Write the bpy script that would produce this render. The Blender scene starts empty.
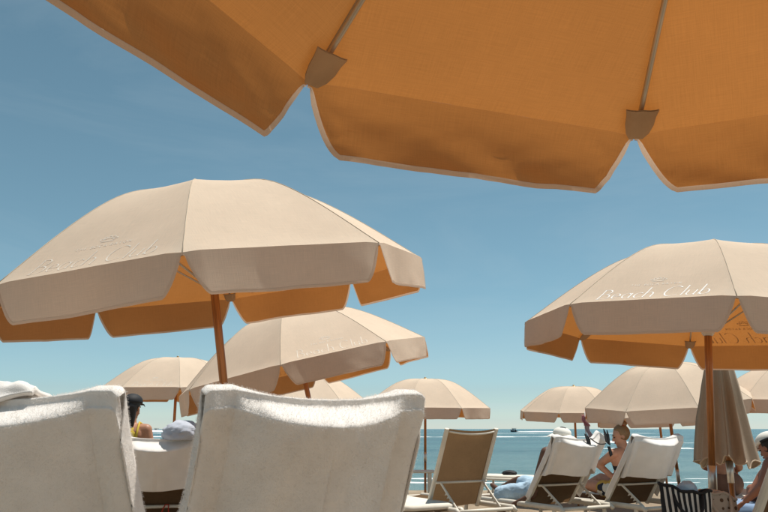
import bpy, bmesh, math, random, bisect
from mathutils import Vector, Matrix, noise
from math import radians, sin, cos, pi, sqrt, atan2

# ------------------------------------------------------------------ camera, sky, sun, exposure
scn = bpy.context.scene
COL = scn.collection
cam_data = bpy.data.cameras.new('camera')
cam = bpy.data.objects.new('camera', cam_data)
COL.objects.link(cam)
cam_data.sensor_width = 36.0
cam_data.lens = 35.0
cam_data.clip_start = 0.05
cam_data.clip_end = 30000
cam.location = (0, 0, 1.10)
cam.rotation_euler = (radians(90 + 13.04), 0, 0)
scn.camera = cam

SUN = Vector((0.28, 0.14, 0.95)).normalized()
world = bpy.data.worlds.new('World')
scn.world = world
world.use_nodes = True
wn, wl = world.node_tree.nodes, world.node_tree.links
wn.clear()
sky = wn.new('ShaderNodeTexSky')
sky.sky_type = 'NISHITA'
sky.sun_disc = False
sky.sun_elevation = math.asin(SUN.z)
sky.sun_rotation = atan2(SUN.x, SUN.y)
sky.altitude = 0
sky.air_density = 0.85
sky.dust_density = 0.0
sky.ozone_density = 1.0
hsv = wn.new('ShaderNodeHueSaturation')
hsv.inputs['Hue'].default_value = 0.465
hsv.inputs['Saturation'].default_value = 0.76
bg = wn.new('ShaderNodeBackground')
bg.inputs['Strength'].default_value = 0.085
wo = wn.new('ShaderNodeOutputWorld')
wl.new(sky.outputs[0], hsv.inputs['Color'])
tint = wn.new('ShaderNodeMix'); tint.data_type = 'RGBA'; tint.blend_type = 'MULTIPLY'
tint.inputs['Factor'].default_value = 1.0
wl.new(hsv.outputs[0], [i for i in tint.inputs if i.name == 'A' and i.type == 'RGBA'][0])
[i for i in tint.inputs if i.name == 'B' and i.type == 'RGBA'][0].default_value = (0.80, 0.985, 1.06, 1)
tcw = wn.new('ShaderNodeTexCoord')
mpw = wn.new('ShaderNodeMapping'); mpw.inputs['Scale'].default_value = (1.6, 2.6, 6.5); mpw.inputs['Rotation'].default_value = (0.25, 0.35, 0.2)
wl.new(tcw.outputs['Generated'], mpw.inputs['Vector'])
nzw = wn.new('ShaderNodeTexNoise'); nzw.inputs['Scale'].default_value = 1.4; nzw.inputs['Detail'].default_value = 8; nzw.inputs['Roughness'].default_value = 0.6
nzw.inputs['Distortion'].default_value = 0.6
wl.new(mpw.outputs[0], nzw.inputs['Vector'])
mrw = wn.new('ShaderNodeMapRange')
mrw.inputs['From Min'].default_value = 0.42; mrw.inputs['From Max'].default_value = 0.78
mrw.inputs['To Min'].default_value = 0.0; mrw.inputs['To Max'].default_value = 0.15
wl.new(nzw.outputs['Fac'], mrw.inputs['Value'])
cld = wn.new('ShaderNodeMix'); cld.data_type = 'RGBA'
wl.new(mrw.outputs[0], cld.inputs['Factor'])
wl.new([o for o in tint.outputs if o.type == 'RGBA'][0], [i for i in cld.inputs if i.name == 'A' and i.type == 'RGBA'][0])
[i for i in cld.inputs if i.name == 'B' and i.type == 'RGBA'][0].default_value = (6.6, 7.6, 8.0, 1)
wl.new([o for o in cld.outputs if o.type == 'RGBA'][0], bg.inputs['Color'])
wl.new(bg.outputs[0], wo.inputs['Surface'])

sd = bpy.data.lights.new('sun', 'SUN')
sd.energy = 5.0
sd.angle = radians(0.53)
sd.color = (1.0, 0.95, 0.87)
so = bpy.data.objects.new('sun', sd)
COL.objects.link(so)
so.rotation_euler = (-SUN).to_track_quat('-Z', 'Y').to_euler()

scn.render.engine = 'CYCLES'
scn.view_settings.view_transform = 'Standard'
scn.view_settings.look = 'None'
scn.view_settings.gamma = 1
scn.view_settings.use_curve_mapping = False
scn.view_settings.exposure = 0.08

# ------------------------------------------------------------------ helpers
def V(*a):
    return Vector(a)

def mesh(name, verts, faces, smooth=True):
    m = bpy.data.meshes.new(name)
    m.from_pydata([tuple(v) for v in verts], [], faces)
    m.update()
    if smooth:
        m.polygons.foreach_set('use_smooth', [True] * len(m.polygons))
    return m

def obj(name, me, mat, parent=None, loc=None):
    o = bpy.data.objects.new(name, me)
    COL.objects.link(o)
    if mat is not None and me is not None and len(me.materials) == 0:
        me.materials.append(mat)
    if parent is not None:
        o.parent = parent
    if loc is not None:
        o.location = loc
    return o

def tag(o, label=None, cat=None, group=None, kind=None):
    if label: o['label'] = label
    if cat: o['category'] = cat
    if group: o['group'] = group
    if kind: o['kind'] = kind
    return o

def thing(name, label, cat, loc=(0, 0, 0), rot=None, group=None):
    o = bpy.data.objects.new(name, None)
    o.empty_display_size = 0.1
    COL.objects.link(o)
    o.location = loc
    if rot is not None:
        o.rotation_euler = rot
    return tag(o, label, cat, group)

class MB:
    def __init__(self):
        self.v = []; self.f = []
    def add(self, vs, fs):
        n = len(self.v)
        self.v += [Vector(p) for p in vs]
        self.f += [tuple(i + n for i in f) for f in fs]
    def grid(self, P, nu, nv, closeu=False):
        # P: list of rows (nv rows of nu points)
        vs = [p for row in P for p in row]
        fs = []
        for j in range(nv - 1):
            for i in range(nu if closeu else nu - 1):
                a = j * nu + i; b = j * nu + (i + 1) % nu
                fs.append((a, b, b + nu, a + nu))
        self.add(vs, fs)
    def tube(self, path, rad, n=8, cap=True, flat=None):
        # path list of Vectors, rad float or list; flat=(a,b) section scale with reference up
        path = [Vector(p) for p in path]
        N = len(path)
        rr = rad if isinstance(rad, (list, tuple)) else [rad] * N
        rows = []
        prev = None
        for i, p in enumerate(path):
            d = (path[min(i + 1, N - 1)] - path[max(i - 1, 0)]).normalized()
            if prev is None:
                ref = V(0, 0, 1) if abs(d.z) < 0.9 else V(1, 0, 0)
                x = d.cross(ref).normalized()
            else:
                x = (prev - d * prev.dot(d)).normalized()
            prev = x
            y = d.cross(x)
            sa, sb = flat if flat else (1, 1)
            rows.append([p + (x * cos(2 * pi * k / n) * sa + y * sin(2 * pi * k / n) * sb) * rr[i] for k in range(n)])
        base = len(self.v)
        self.grid(rows, n, N, True)
        if cap:
            self.f.append(tuple(base + k for k in reversed(range(n))))
            self.f.append(tuple(base + (N - 1) * n + k for k in range(n)))
    def bar(self, a, b, wx, wz, xdir, bev=0.25):
        # rounded rectangular bar from a to b; wx along xdir, wz along the other
        a, b = Vector(a), Vector(b)
        d = (b - a).normalized()
        x = Vector(xdir); x = (x - d * x.dot(d)).normalized(); y = d.cross(x)
        c = min(wx, wz) * bev
        hx, hy = wx / 2, wz / 2
        sec = [(hx - c, -hy), (hx, -hy + c), (hx, hy - c), (hx - c, hy), (-hx + c, hy), (-hx, hy - c), (-hx, -hy + c), (-hx + c, -hy)]
        rows = [[p + x * s[0] + y * s[1] for s in sec] for p in (a, b)]
        base = len(self.v)
        self.grid(rows, 8, 2, True)
        self.f.append(tuple(base + k for k in reversed(range(8))))
        self.f.append(tuple(base + 8 + k for k in range(8)))
    def box(self, c, s, rot=None):
        hx, hy, hz = s[0] / 2, s[1] / 2, s[2] / 2
        vs = [V(x, y, z) for x in (-hx, hx) for y in (-hy, hy) for z in (-hz, hz)]
        if rot: vs = [rot @ p for p in vs]
        vs = [p + Vector(c) for p in vs]
        self.add(vs, [(0, 1, 3, 2), (4, 6, 7, 5), (0, 4, 5, 1), (2, 3, 7, 6), (0, 2, 6, 4), (1, 5, 7, 3)])
    def ell(self, c, r, nu=16, nv=10, rot=None, fn=None):
        rows = []
        for j in range(nv + 1):
            th = pi * j / nv
            row = []
            for i in range(nu):
                ph = 2 * pi * i / nu
                d = V(sin(th) * cos(ph), sin(th) * sin(ph), cos(th))
                p = V(d.x * r[0], d.y * r[1], d.z * r[2])
                if fn: p = fn(p, d)
                if rot: p = rot @ p
                row.append(p + Vector(c))
            rows.append(row)
        self.grid(list(reversed(rows)), nu, nv + 1, True)
    def capsule(self, a, b, ra, rb, n=12, sx=None):
        # tapered capsule, optionally flattened: sx = (axis, factor)
        a, b = Vector(a), Vector(b)
        d = (b - a); L = d.length
        d = d / L if L > 1e-6 else V(0, 0, 1)
        ref = V(0, 0, 1) if abs(d.z) < 0.9 else V(1, 0, 0)
        x = d.cross(ref).normalized(); y = d.cross(x)
        rows = []
        st = [(-cos(k * pi / 8), sin(k * pi / 8), 0) for k in range(0, 5)] + [(cos(k * pi / 8), sin(k * pi / 8), 1) for k in reversed(range(0, 5))]
        for (h, s, e) in st:
            r = rb if e else ra
            cpt = (b if e else a) + d * h * r
            s = max(s, 1e-3)
            row = []
            for k in range(n):
                off = (x * cos(2 * pi * k / n) + y * sin(2 * pi * k / n)) * s * r
                if sx:
                    ax = sx[0]; off = off + ax * off.dot(ax) * (sx[1] - 1)
                row.append(cpt + off)
            rows.append(row)
        self.grid(rows, n, len(rows), True)
    def mesh(self, name, smooth=True):
        return mesh(name, self.v, self.f, smooth)
    def obj(self, name, mat, parent=None, smooth=True, loc=None):
        return obj(name, self.mesh(name, smooth), mat, parent, loc)

def fbm(p, s=1.0, o=3):
    r = 0; a = 1; t = 0
    for k in range(o):
        r += a * noise.noise(Vector(p) * s); t += a; a *= 0.5; s *= 2.03
    return r / t

def smoothstep(a, b, x):
    t = max(0.0, min(1.0, (x - a) / (b - a)))
    return t * t * (3 - 2 * t)

# ------------------------------------------------------------------ materials
def new_mat(name):
    m = bpy.data.materials.new(name)
    m.use_nodes = True
    nt = m.node_tree
    nt.nodes.clear()
    out = nt.nodes.new('ShaderNodeOutputMaterial')
    return m, nt, out

def ramp_noise(nt, coord, scale, c1, c2, detail=4, lo=0.35, hi=0.65, sock=None):
    n = nt.nodes.new('ShaderNodeTexNoise')
    n.inputs['Scale'].default_value = scale
    n.inputs['Detail'].default_value = detail
    nt.links.new(coord, n.inputs['Vector'])
    r = nt.nodes.new('ShaderNodeMapRange')
    r.inputs['From Min'].default_value = lo
    r.inputs['From Max'].default_value = hi
    nt.links.new(n.outputs['Fac'], r.inputs['Value'])
    mx = nt.nodes.new('ShaderNodeMix')
    mx.data_type = 'RGBA'
    nt.links.new(r.outputs[0], mx.inputs['Factor'])
    for key, c in (('A', c1), ('B', c2)):
        s = [i for i in mx.inputs if i.name == key and i.type == 'RGBA'][0]
        if hasattr(c, 'links') or hasattr(c, 'is_linked'):
            nt.links.new(c, s)
        else:
            s.default_value = (*c, 1)
    return [o for o in mx.outputs if o.type == 'RGBA'][0], n

def pmat(name, col, rough=0.6, var=0.12, scale=8.0, bump=0.0, bscale=60.0, metal=0.0, spec=0.4, sheen=0.0, stretch=None, coat=0.0, bdist=0.002):
    m, nt, out = new_mat(name)
    b = nt.nodes.new('ShaderNodeBsdfPrincipled')
    tc = nt.nodes.new('ShaderNodeTexCoord')
    co = tc.outputs['Object']
    if stretch:
        mp = nt.nodes.new('ShaderNodeMapping')
        mp.inputs['Scale'].default_value = stretch
        nt.links.new(co, mp.inputs['Vector'])
        co = mp.outputs[0]
    c1 = tuple(max(0, c * (1 - var)) for c in col); c2 = tuple(min(1, c * (1 + var)) for c in col)
    o, n = ramp_noise(nt, co, scale, c1, c2)
    nt.links.new(o, b.inputs['Base Color'])
    b.inputs['Roughness'].default_value = rough
    b.inputs['Metallic'].default_value = metal
    b.inputs['Specular IOR Level'].default_value = spec
    b.inputs['Sheen Weight'].default_value = sheen
    b.inputs['Coat Weight'].default_value = coat
    if bump > 0:
        n2 = nt.nodes.new('ShaderNodeTexNoise')
        n2.inputs['Scale'].default_value = bscale
        n2.inputs['Detail'].default_value = 5
        nt.links.new(co, n2.inputs['Vector'])
        bp = nt.nodes.new('ShaderNodeBump')
        bp.inputs['Strength'].default_value = bump
        bp.inputs['Distance'].default_value = bdist
        nt.links.new(n2.outputs['Fac'], bp.inputs['Height'])
        nt.links.new(bp.outputs[0], b.inputs['Normal'])
    nt.links.new(b.outputs[0], out.inputs['Surface'])
    return m

def cloth_mat(name, diff, trans, mixf, inner_shade=None, var=0.05):
    """woven translucent canvas: light passes through it tinted"""
    m, nt, out = new_mat(name)
    tc = nt.nodes.new('ShaderNodeTexCoord')
    uv = tc.outputs['UV']
    # slubs along the weft and the warp
    def slub(sx, sy):
        mp = nt.nodes.new('ShaderNodeMapping')
        mp.inputs['Scale'].default_value = (sx, sy, 1)
        nt.links.new(uv, mp.inputs['Vector'])
        n = nt.nodes.new('ShaderNodeTexNoise')
        n.inputs['Scale'].default_value = 1
        n.inputs['Detail'].default_value = 3
        nt.links.new(mp.outputs[0], n.inputs['Vector'])
        return n.outputs['Fac']
    a = slub(14, 420); b_ = slub(420, 14)
    big = nt.nodes.new('ShaderNodeTexNoise')
    big.inputs['Scale'].default_value = 3.5; big.inputs['Detail'].default_value = 4
    nt.links.new(uv, big.inputs['Vector'])
    ad = nt.nodes.new('ShaderNodeMath'); ad.operation = 'ADD'
    nt.links.new(a, ad.inputs[0]); nt.links.new(b_, ad.inputs[1])
    ad2 = nt.nodes.new('ShaderNodeMath'); ad2.operation = 'ADD'
    nt.links.new(ad.outputs[0], ad2.inputs[0]); nt.links.new(big.outputs['Fac'], ad2.inputs[1])
    mr = nt.nodes.new('ShaderNodeMapRange')
    mr.inputs['From Min'].default_value = 1.0; mr.inputs['From Max'].default_value = 2.0
    mr.inputs['To Min'].default_value = 1 - 2.2 * var; mr.inputs['To Max'].default_value = 1 + 2.2 * var
    nt.links.new(ad2.outputs[0], mr.inputs['Value'])
    def tint(c):
        vm = nt.nodes.new('ShaderNodeVectorMath'); vm.operation = 'SCALE'
        vm.inputs[0].default_value = c
        nt.links.new(mr.outputs[0], vm.inputs['Scale'])
        return vm.outputs[0]
    bp = nt.nodes.new('ShaderNodeBump')
    bp.inputs['Strength'].default_value = 0.25
    bp.inputs['Distance'].default_value = 0.0012
    nt.links.new(ad.outputs[0], bp.inputs['Height'])
    d = nt.nodes.new('ShaderNodeBsdfDiffuse'); t = nt.nodes.new('ShaderNodeBsdfTranslucent')
    dc = tint(diff)
    if inner_shade:  # inner face darker and oranger: shade and glow under the canopy painted in
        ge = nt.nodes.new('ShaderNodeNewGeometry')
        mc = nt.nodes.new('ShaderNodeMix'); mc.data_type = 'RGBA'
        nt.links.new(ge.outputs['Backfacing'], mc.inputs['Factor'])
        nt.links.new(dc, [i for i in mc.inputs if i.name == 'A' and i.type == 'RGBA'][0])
        nt.links.new(tint(inner_shade), [i for i in mc.inputs if i.name == 'B' and i.type == 'RGBA'][0])
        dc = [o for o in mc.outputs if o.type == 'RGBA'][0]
    nt.links.new(dc, d.inputs['Color']); nt.links.new(tint(trans), t.inputs['Color'])
    nt.links.new(bp.outputs[0], d.inputs['Normal'])
    mx = nt.nodes.new('ShaderNodeMixShader')
    mx.inputs[0].default_value = mixf
    nt.links.new(d.outputs[0], mx.inputs[1]); nt.links.new(t.outputs[0], mx.inputs[2])
    nt.links.new(mx.outputs[0], out.inputs['Surface'])
    return m

M = {}
M['canvas'] = cloth_mat('beige_canvas', (0.735, 0.61, 0.475), (0.74, 0.255, 0.045), 0.235, inner_shade=(0.50, 0.315, 0.175))
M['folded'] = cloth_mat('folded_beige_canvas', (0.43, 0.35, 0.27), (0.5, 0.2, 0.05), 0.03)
M['trim'] = cloth_mat('canvas_trim', (0.66, 0.54, 0.43), (0.80, 0.58, 0.42), 0.40, var=0.03)
M['print'] = pmat('white_print', (0.86, 0.83, 0.78), 0.7, var=0.04)
M['faint_print'] = pmat('dull_print', (0.70, 0.61, 0.51), 0.8, var=0.10, scale=30)  # duller beige print, nearer to the canvas tone
M['seam'] = pmat('canvas_seam', (0.54, 0.44, 0.33), 0.9)
M['pocket'] = pmat('canvas_pocket', (0.50, 0.34, 0.21), 0.85, bump=0.5, bscale=900)
M['wood'] = pmat('varnished_wood', (0.40, 0.16, 0.045), 0.38, var=0.35, scale=6, stretch=(14, 14, 0.8), bump=0.2, bscale=9, coat=0.25)
M['steel'] = pmat('brushed_steel', (0.62, 0.61, 0.58), 0.35, metal=0.85, var=0.08)
M['rib'] = pmat('rib_steel', (0.62, 0.58, 0.50), 0.4, metal=0.5, var=0.1)
M['frame'] = pmat('cream_powder_coat', (0.70, 0.64, 0.54), 0.45, var=0.06, bump=0.15, bscale=300)
M['white_metal'] = pmat('white_powder_coat', (0.78, 0.76, 0.72), 0.4, var=0.05)
M['sling'] = cloth_mat('brown_sling_mesh', (0.16, 0.105, 0.062), (0.30, 0.17, 0.08), 0.30, var=0.10)
M['black'] = pmat('black_fabric', (0.012, 0.012, 0.014), 0.7, bump=0.3, bscale=400)
M['brass'] = pmat('brass_knob', (0.45, 0.30, 0.14), 0.4, metal=0.6)

def towel_mat(name, col, k=0.22):
    m, nt, out = new_mat(name)
    tc = nt.nodes.new('ShaderNodeTexCoord')
    o, n = ramp_noise(nt, tc.outputs['UV'], 9, tuple(c * 0.95 for c in col), tuple(min(1, c * 1.03) for c in col), 5)
    vo = nt.nodes.new('ShaderNodeTexVoronoi')
    vo.inputs['Scale'].default_value = 380
    nt.links.new(tc.outputs['Object'], vo.inputs['Vector'])
    n2 = nt.nodes.new('ShaderNodeTexNoise')
    n2.inputs['Scale'].default_value = 120; n2.inputs['Detail'].default_value = 5
    nt.links.new(tc.outputs['Object'], n2.inputs['Vector'])
    ad = nt.nodes.new('ShaderNodeMath'); ad.operation = 'ADD'
    nt.links.new(vo.outputs['Distance'], ad.inputs[0]); nt.links.new(n2.outputs['Fac'], ad.inputs[1])
    bp = nt.nodes.new('ShaderNodeBump')
    bp.inputs['Strength'].default_value = 0.38
    bp.inputs['Distance'].default_value = 0.0022
    nt.links.new(ad.outputs[0], bp.inputs['Height'])
    d = nt.nodes.new('ShaderNodeBsdfPrincipled')
    d.inputs['Roughness'].default_value = 0.95
    d.inputs['Specular IOR Level'].default_value = 0.1
    d.inputs['Sheen Weight'].default_value = 0.25
    nt.links.new(o, d.inputs['Base Color'])
    nt.links.new(bp.outputs[0], d.inputs['Normal'])
    t = nt.nodes.new('ShaderNodeBsdfTranslucent')
    t.inputs['Color'].default_value = (*col, 1)
    mx = nt.nodes.new('ShaderNodeMixShader')
    mx.inputs[0].default_value = k
    nt.links.new(d.outputs[0], mx.inputs[1]); nt.links.new(t.outputs[0], mx.inputs[2])
    nt.links.new(mx.outputs[0], out.inputs['Surface'])
    return m
M['towel'] = towel_mat('white_terry', (0.90, 0.845, 0.79), 0.10)
M['blue_towel'] = towel_mat('blue_terry', (0.30, 0.42, 0.60))
M['cushion'] = pmat('cream_cushion', (0.72, 0.66, 0.56), 0.9, var=0.05, bump=0.4, bscale=300)
M['denim'] = pmat('pale_blue_cloth', (0.42, 0.56, 0.68), 0.9, var=0.08, bump=0.4, bscale=200)
M['skin_tan'] = pmat('tanned_skin', (0.42, 0.20, 0.115), 0.5, var=0.10, scale=14)
M['skin_fair'] = pmat('fair_skin', (0.52, 0.25, 0.15), 0.5, var=0.08, scale=14)
M['skin_dark'] = pmat('brown_skin', (0.13, 0.06, 0.035), 0.5, var=0.12, scale=14)
M['hair_black'] = pmat('black_hair', (0.010, 0.008, 0.008), 0.45, var=0.4, scale=20, stretch=(30, 30, 3), bump=0.6, bscale=18)
M['hair_blond'] = pmat('dark_blond_hair', (0.24, 0.13, 0.055), 0.5, var=0.45, scale=20, stretch=(30, 30, 4), bump=0.7, bscale=18)
M['yellow'] = pmat('yellow_fabric', (0.62, 0.44, 0.05), 0.8, var=0.08)
M['hat'] = pmat('white_hat_cloth', (0.80, 0.76, 0.68), 0.9, var=0.05, bump=0.4, bscale=300)
M['pink'] = pmat('pink_cloth', (0.68, 0.30, 0.33), 0.85, var=0.2, scale=20)
M['lilac'] = pmat('pale_lilac_cloth', (0.66, 0.56, 0.62), 0.85, var=0.1)
M['red'] = pmat('red_cloth', (0.60, 0.045, 0.02), 0.8, var=0.1)
M['lips'] = pmat('lips', (0.40, 0.10, 0.08), 0.5)

# ------------------------------------------------------------------ sand and sea
def sand_z(x, y):
    z = 0.0
    if y > 2: z -= 0.02 * (y - 2)
    if y > 13: z -= 0.012 * (y - 13)
    return z
SEA = -0.46

def build_ground():
    ys = []; y = -14.0
    while y < 40:
        ys.append(y); y += 0.16 if 1 < y < 14 else 0.5
    nx = 190
    rows = []
    for y in ys:
        row = []
        for i in range(nx):
            x = -40 + 80 * i / (nx - 1)
            x = math.copysign(abs(x / 40) ** 1.7 * 40, x)
            z = sand_z(x, y) + 0.030 * fbm((x, y, 0), 0.9) + 0.022 * fbm((x, y, 5), 3.1)
            if y > 20: z -= 0.03 * (y - 20)
            row.append(V(x, y, z))
        rows.append(row)
    b = MB(); b.grid(rows, nx, len(ys))
    m, nt, out = new_mat('sand')
    tc = nt.nodes.new('ShaderNodeTexCoord')
    o, n = ramp_noise(nt, tc.outputs['Object'], 1.3, (0.27, 0.205, 0.14), (0.38, 0.295, 0.205), 6)
    p = nt.nodes.new('ShaderNodeBsdfPrincipled')
    p.inputs['Roughness'].default_value = 0.95; p.inputs['Specular IOR Level'].default_value = 0.15
    nt.links.new(o, p.inputs['Base Color'])
    n2 = nt.nodes.new('ShaderNodeTexNoise'); n2.inputs['Scale'].default_value = 9; n2.inputs['Detail'].default_value = 10
    n2.inputs['Roughness'].default_value = 0.7
    nt.links.new(tc.outputs['Object'], n2.inputs['Vector'])
    bp = nt.nodes.new('ShaderNodeBump'); bp.inputs['Strength'].default_value = 0.8; bp.inputs['Distance'].default_value = 0.05
    nt.links.new(n2.outputs['Fac'], bp.inputs['Height']); nt.links.new(bp.outputs[0], p.inputs['Normal'])
    nt.links.new(p.outputs[0], out.inputs['Surface'])
    tag(b.obj('sand', m), kind='structure')
    # wide land sheet under everything so that the beach goes on to both sides
    b2 = MB(); b2.add([V(-3000, -3000, -0.62), V(3000, -3000, -0.62), V(3000, 19, -0.62), V(-3000, 19, -0.62)], [(0, 1, 2, 3)])
    tag(b2.obj('beach_ground', m, smooth=False), kind='structure')

def build_sea():
    ys = []; y = 19.0; d = 0.22
    while y < 9000:
        ys.append(y); y += d; d *= 1.022 if y < 160 else 1.08
    rows = []
    nx = 260
    for y in ys:
        w = max(40, y * 1.1)
        row = []
        for i in range(nx):
            x = -w + 2 * w * i / (nx - 1)
            a = min(1.0, 60 / y) if y > 60 else 1.0
            z = 0.11 * fbm((x * 0.10, y * 0.42, 1.3), 1.0, 4) * a + 0.035 * fbm((x * 0.5, y * 1.6, 4.3), 1.0, 2) * a
            near = smoothstep(19, 27, y)
            row.append(V(x, y, SEA + z * near))
        rows.append(row)
    b = MB(); b.grid(rows, nx, len(ys))
    m, nt, out = new_mat('sea_water')
    tc = nt.nodes.new('ShaderNodeTexCoord')
    mp = nt.nodes.new('ShaderNodeMapping'); mp.inputs['Scale'].default_value = (0.02, 0.10, 1)
    nt.links.new(tc.outputs['Object'], mp.inputs['Vector'])
    o, n = ramp_noise(nt, mp.outputs[0], 1.0, (0.026, 0.085, 0.108), (0.062, 0.150, 0.160), 6)
    # greener, paler water over the shallows
    sx = nt.nodes.new('ShaderNodeSeparateXYZ'); nt.links.new(tc.outputs['Object'], sx.inputs[0])
    mr = nt.nodes.new('ShaderNodeMapRange')
    mr.inputs['From Min'].default_value = 24; mr.inputs['From Max'].default_value = 75
    mr.inputs['To Min'].default_value = 1; mr.inputs['To Max'].default_value = 0
    nt.links.new(sx.outputs['Y'], mr.inputs['Value'])
    mix = nt.nodes.new('ShaderNodeMix'); mix.data_type = 'RGBA'
    nt.links.new(mr.outputs[0], mix.inputs['Factor'])
    A = [i for i in mix.inputs if i.name == 'A' and i.type == 'RGBA'][0]; B = [i for i in mix.inputs if i.name == 'B' and i.type == 'RGBA'][0]
    nt.links.new(o, A); B.default_value = (0.085, 0.165, 0.165, 1)
    p = nt.nodes.new('ShaderNodeBsdfPrincipled')
    nt.links.new([q for q in mix.outputs if q.type == 'RGBA'][0], p.inputs['Base Color'])
    p.inputs['Roughness'].default_value = 0.20
    p.inputs['IOR'].default_value = 1.33
    mp2 = nt.nodes.new('ShaderNodeMapping'); mp2.inputs['Scale'].default_value = (0.6, 1.7, 1)
    nt.links.new(tc.outputs['Object'], mp2.inputs['Vector'])
    n2 = nt.nodes.new('ShaderNodeTexNoise'); n2.inputs['Scale'].default_value = 1.1; n2.inputs['Detail'].default_value = 7
    n2.inputs['Roughness'].default_value = 0.62
    nt.links.new(mp2.outputs[0], n2.inputs['Vector'])
    bp = nt.nodes.new('ShaderNodeBump'); bp.inputs['Strength'].default_value = 0.9; bp.inputs['Distance'].default_value = 0.35
    nt.links.new(n2.outputs['Fac'], bp.inputs['Height']); nt.links.new(bp.outputs[0], p.inputs['Normal'])
    nt.links.new(p.outputs[0], out.inputs['Surface'])
    sea = tag(b.obj('sea', m), kind='structure')
    foam = pmat('sea_foam', (0.80, 0.82, 0.80), 0.9, var=0.08, bump=0.6, bscale=5, bdist=0.05)
    # breaking crests: thin lumpy ridges of foam lying on the water
    def ridge(x0, x1, y, hh, dep, seed, gap=0.35):
        rnd = random.Random(seed)
        n = 120
        rows = []
        for i in range(n):
            t = i / (n - 1)
            x = x0 + (x1 - x0) * t
            env = max(0.0, fbm((x * 0.10 * 60 / y + seed, seed * 3.7, 0), 3.0, 4) * 1.3 + gap) * min(1, t * 8) * min(1, (1 - t) * 8)
            h = hh * env + 0.001
            yy = y + 0.02 * y * fbm((x * 0.03, seed, 2), 1.0)
            dd = dep * (0.25 + env)
            rows.append([V(x, yy - dd, SEA - 0.25), V(x, yy - dd * 0.6, SEA + h * 0.8), V(x, yy, SEA + h), V(x, yy + dd * 0.7, SEA + h * 0.55), V(x, yy + dd, SEA - 0.25)])
        c = MB(); c.grid(rows, 5, n)
        c.obj('foam_crest', foam, sea)
    ridge(-60, 60, 150, 0.30, 1.0, 1, 0.10)
    ridge(-60, 60, 158, 0.20, 1.0, 4, 0.05)
    ridge(-140, 120, 270, 0.4, 2.0, 2, -0.05)
    ridge(18, 46, 88, 0.30, 0.7, 3, 0.10)
    ridge(16, 34, 62, 0.24, 0.6, 5, 0.12)
    ridge(-26, 12, 25.0, 0.05, 0.4, 6, 0.0)
    ridge(-26, 30, 23.2, 0.04, 0.4, 7, 0.12)
    ridge(68, 92, 400, 0.40, 2, 8, 0.7)
    ridge(-124, -96, 400, 0.9, 3, 9, 0.6)
    return foam

build_ground()
FOAM = build_sea()

# ------------------------------------------------------------------ umbrellas
R = 1.045; HT = 0.455
_K = ((0.0, 0.455, 0.0), (0.5, 0.375, -0.56), (1.0, 0.0, -0.82))   # t, height, slope per t
def _herm(t):
    t = min(1.0, max(0.0, t))
    (x0, y0, m0), (x1, y1, m1) = (_K[0], _K[1]) if t < 0.5 else (_K[1], _K[2])
    h = x1 - x0; u = (t - x0) / h
    y = (2 * u ** 3 - 3 * u * u + 1) * y0 + (u ** 3 - 2 * u * u + u) * h * m0 + (-2 * u ** 3 + 3 * u * u) * y1 + (u ** 3 - u * u) * h * m1
    d = ((6 * u * u - 6 * u) * y0 + (-6 * u * u + 6 * u) * y1) / h + (3 * u * u - 4 * u + 1) * m0 + (3 * u * u - 2 * u) * m1
    return y, d
def prof_z(t): return _herm(t)[0]
def prof_th(t): return math.atan(-_herm(t)[1] / R)   # slope of the rib at t
_arc = [0.0]
for _i in range(400):
    _arc.append(_arc[-1] + math.hypot(R / 400, prof_z(_i / 400) - prof_z((_i + 1) / 400)))
ARC = _arc[-1]
def t_from_rim(v):
    x = ARC - v
    i = min(399, max(0, bisect.bisect_left(_arc, x) - 1))
    return (i + (x - _arc[i]) / (_arc[i + 1] - _arc[i])) / 400
HALF = pi / 8
DROP = 0.158

def rib_pt(t, ang, off=0.0):
    th = prof_th(t)
    r = R * t; z = prof_z(t)
    n = V(sin(th) * cos(ang), sin(th) * sin(ang), cos(th))
    return V(r * cos(ang), r * sin(ang), z) + n * off

def panel_pt(k, s, t, off=0.0):
    a = rib_pt(t, k * pi / 4); b = rib_pt(t, (k + 1) * pi / 4)
    p = a.lerp(b, s)
    mid = (k + 0.5) * pi / 4
    th = prof_th(t)
    n = V(sin(th) * cos(mid), sin(th) * sin(mid), cos(th))
    sag = -0.006 * 4 * s * (1 - s) * sin(pi * min(1, t)) + 0.007 * smoothstep(0.955, 1.0, t) * min(1, 14 * s * (1 - s))
    wr = 0.0022 * fbm((s * 3, t * 4, k * 3.1), 1.3) * sin(pi * s)
    return p + n * (sag + wr + off)

def uv_grid(me, uvs):
    lay = me.uv_layers.new(name='UVMap')
    for l in me.loops:
        lay.data[l.index].uv = uvs[l.vertex_index]

def outward(me):
    # normals face away from the pole, so the painted shade stays on the inside
    v = sum((p.normal.dot(Vector((p.center.x, p.center.y, 0.6))) for p in me.polygons), 0.0)
    if v < 0:
        me.flip_normals()

def make_panel(k):
    ns, nt_ = 13, 25
    rows = []; uvs = []
    for j in range(nt_):
        t = 0.03 + 0.97 * (j / (nt_ - 1)) ** 0.8
        row = []
        for i in range(ns):
            s = i / (ns - 1)
            row.append(panel_pt(k, s, t))
            uvs.append(((s - 0.5) * 2 * R * t * sin(HALF) + k * 1.7, ARC * t))
        rows.append(row)
    b = MB(); b.grid(rows, ns, nt_)
    me = b.mesh('canopy_panel'); uv_grid(me, uvs); outward(me)
    return me

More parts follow.
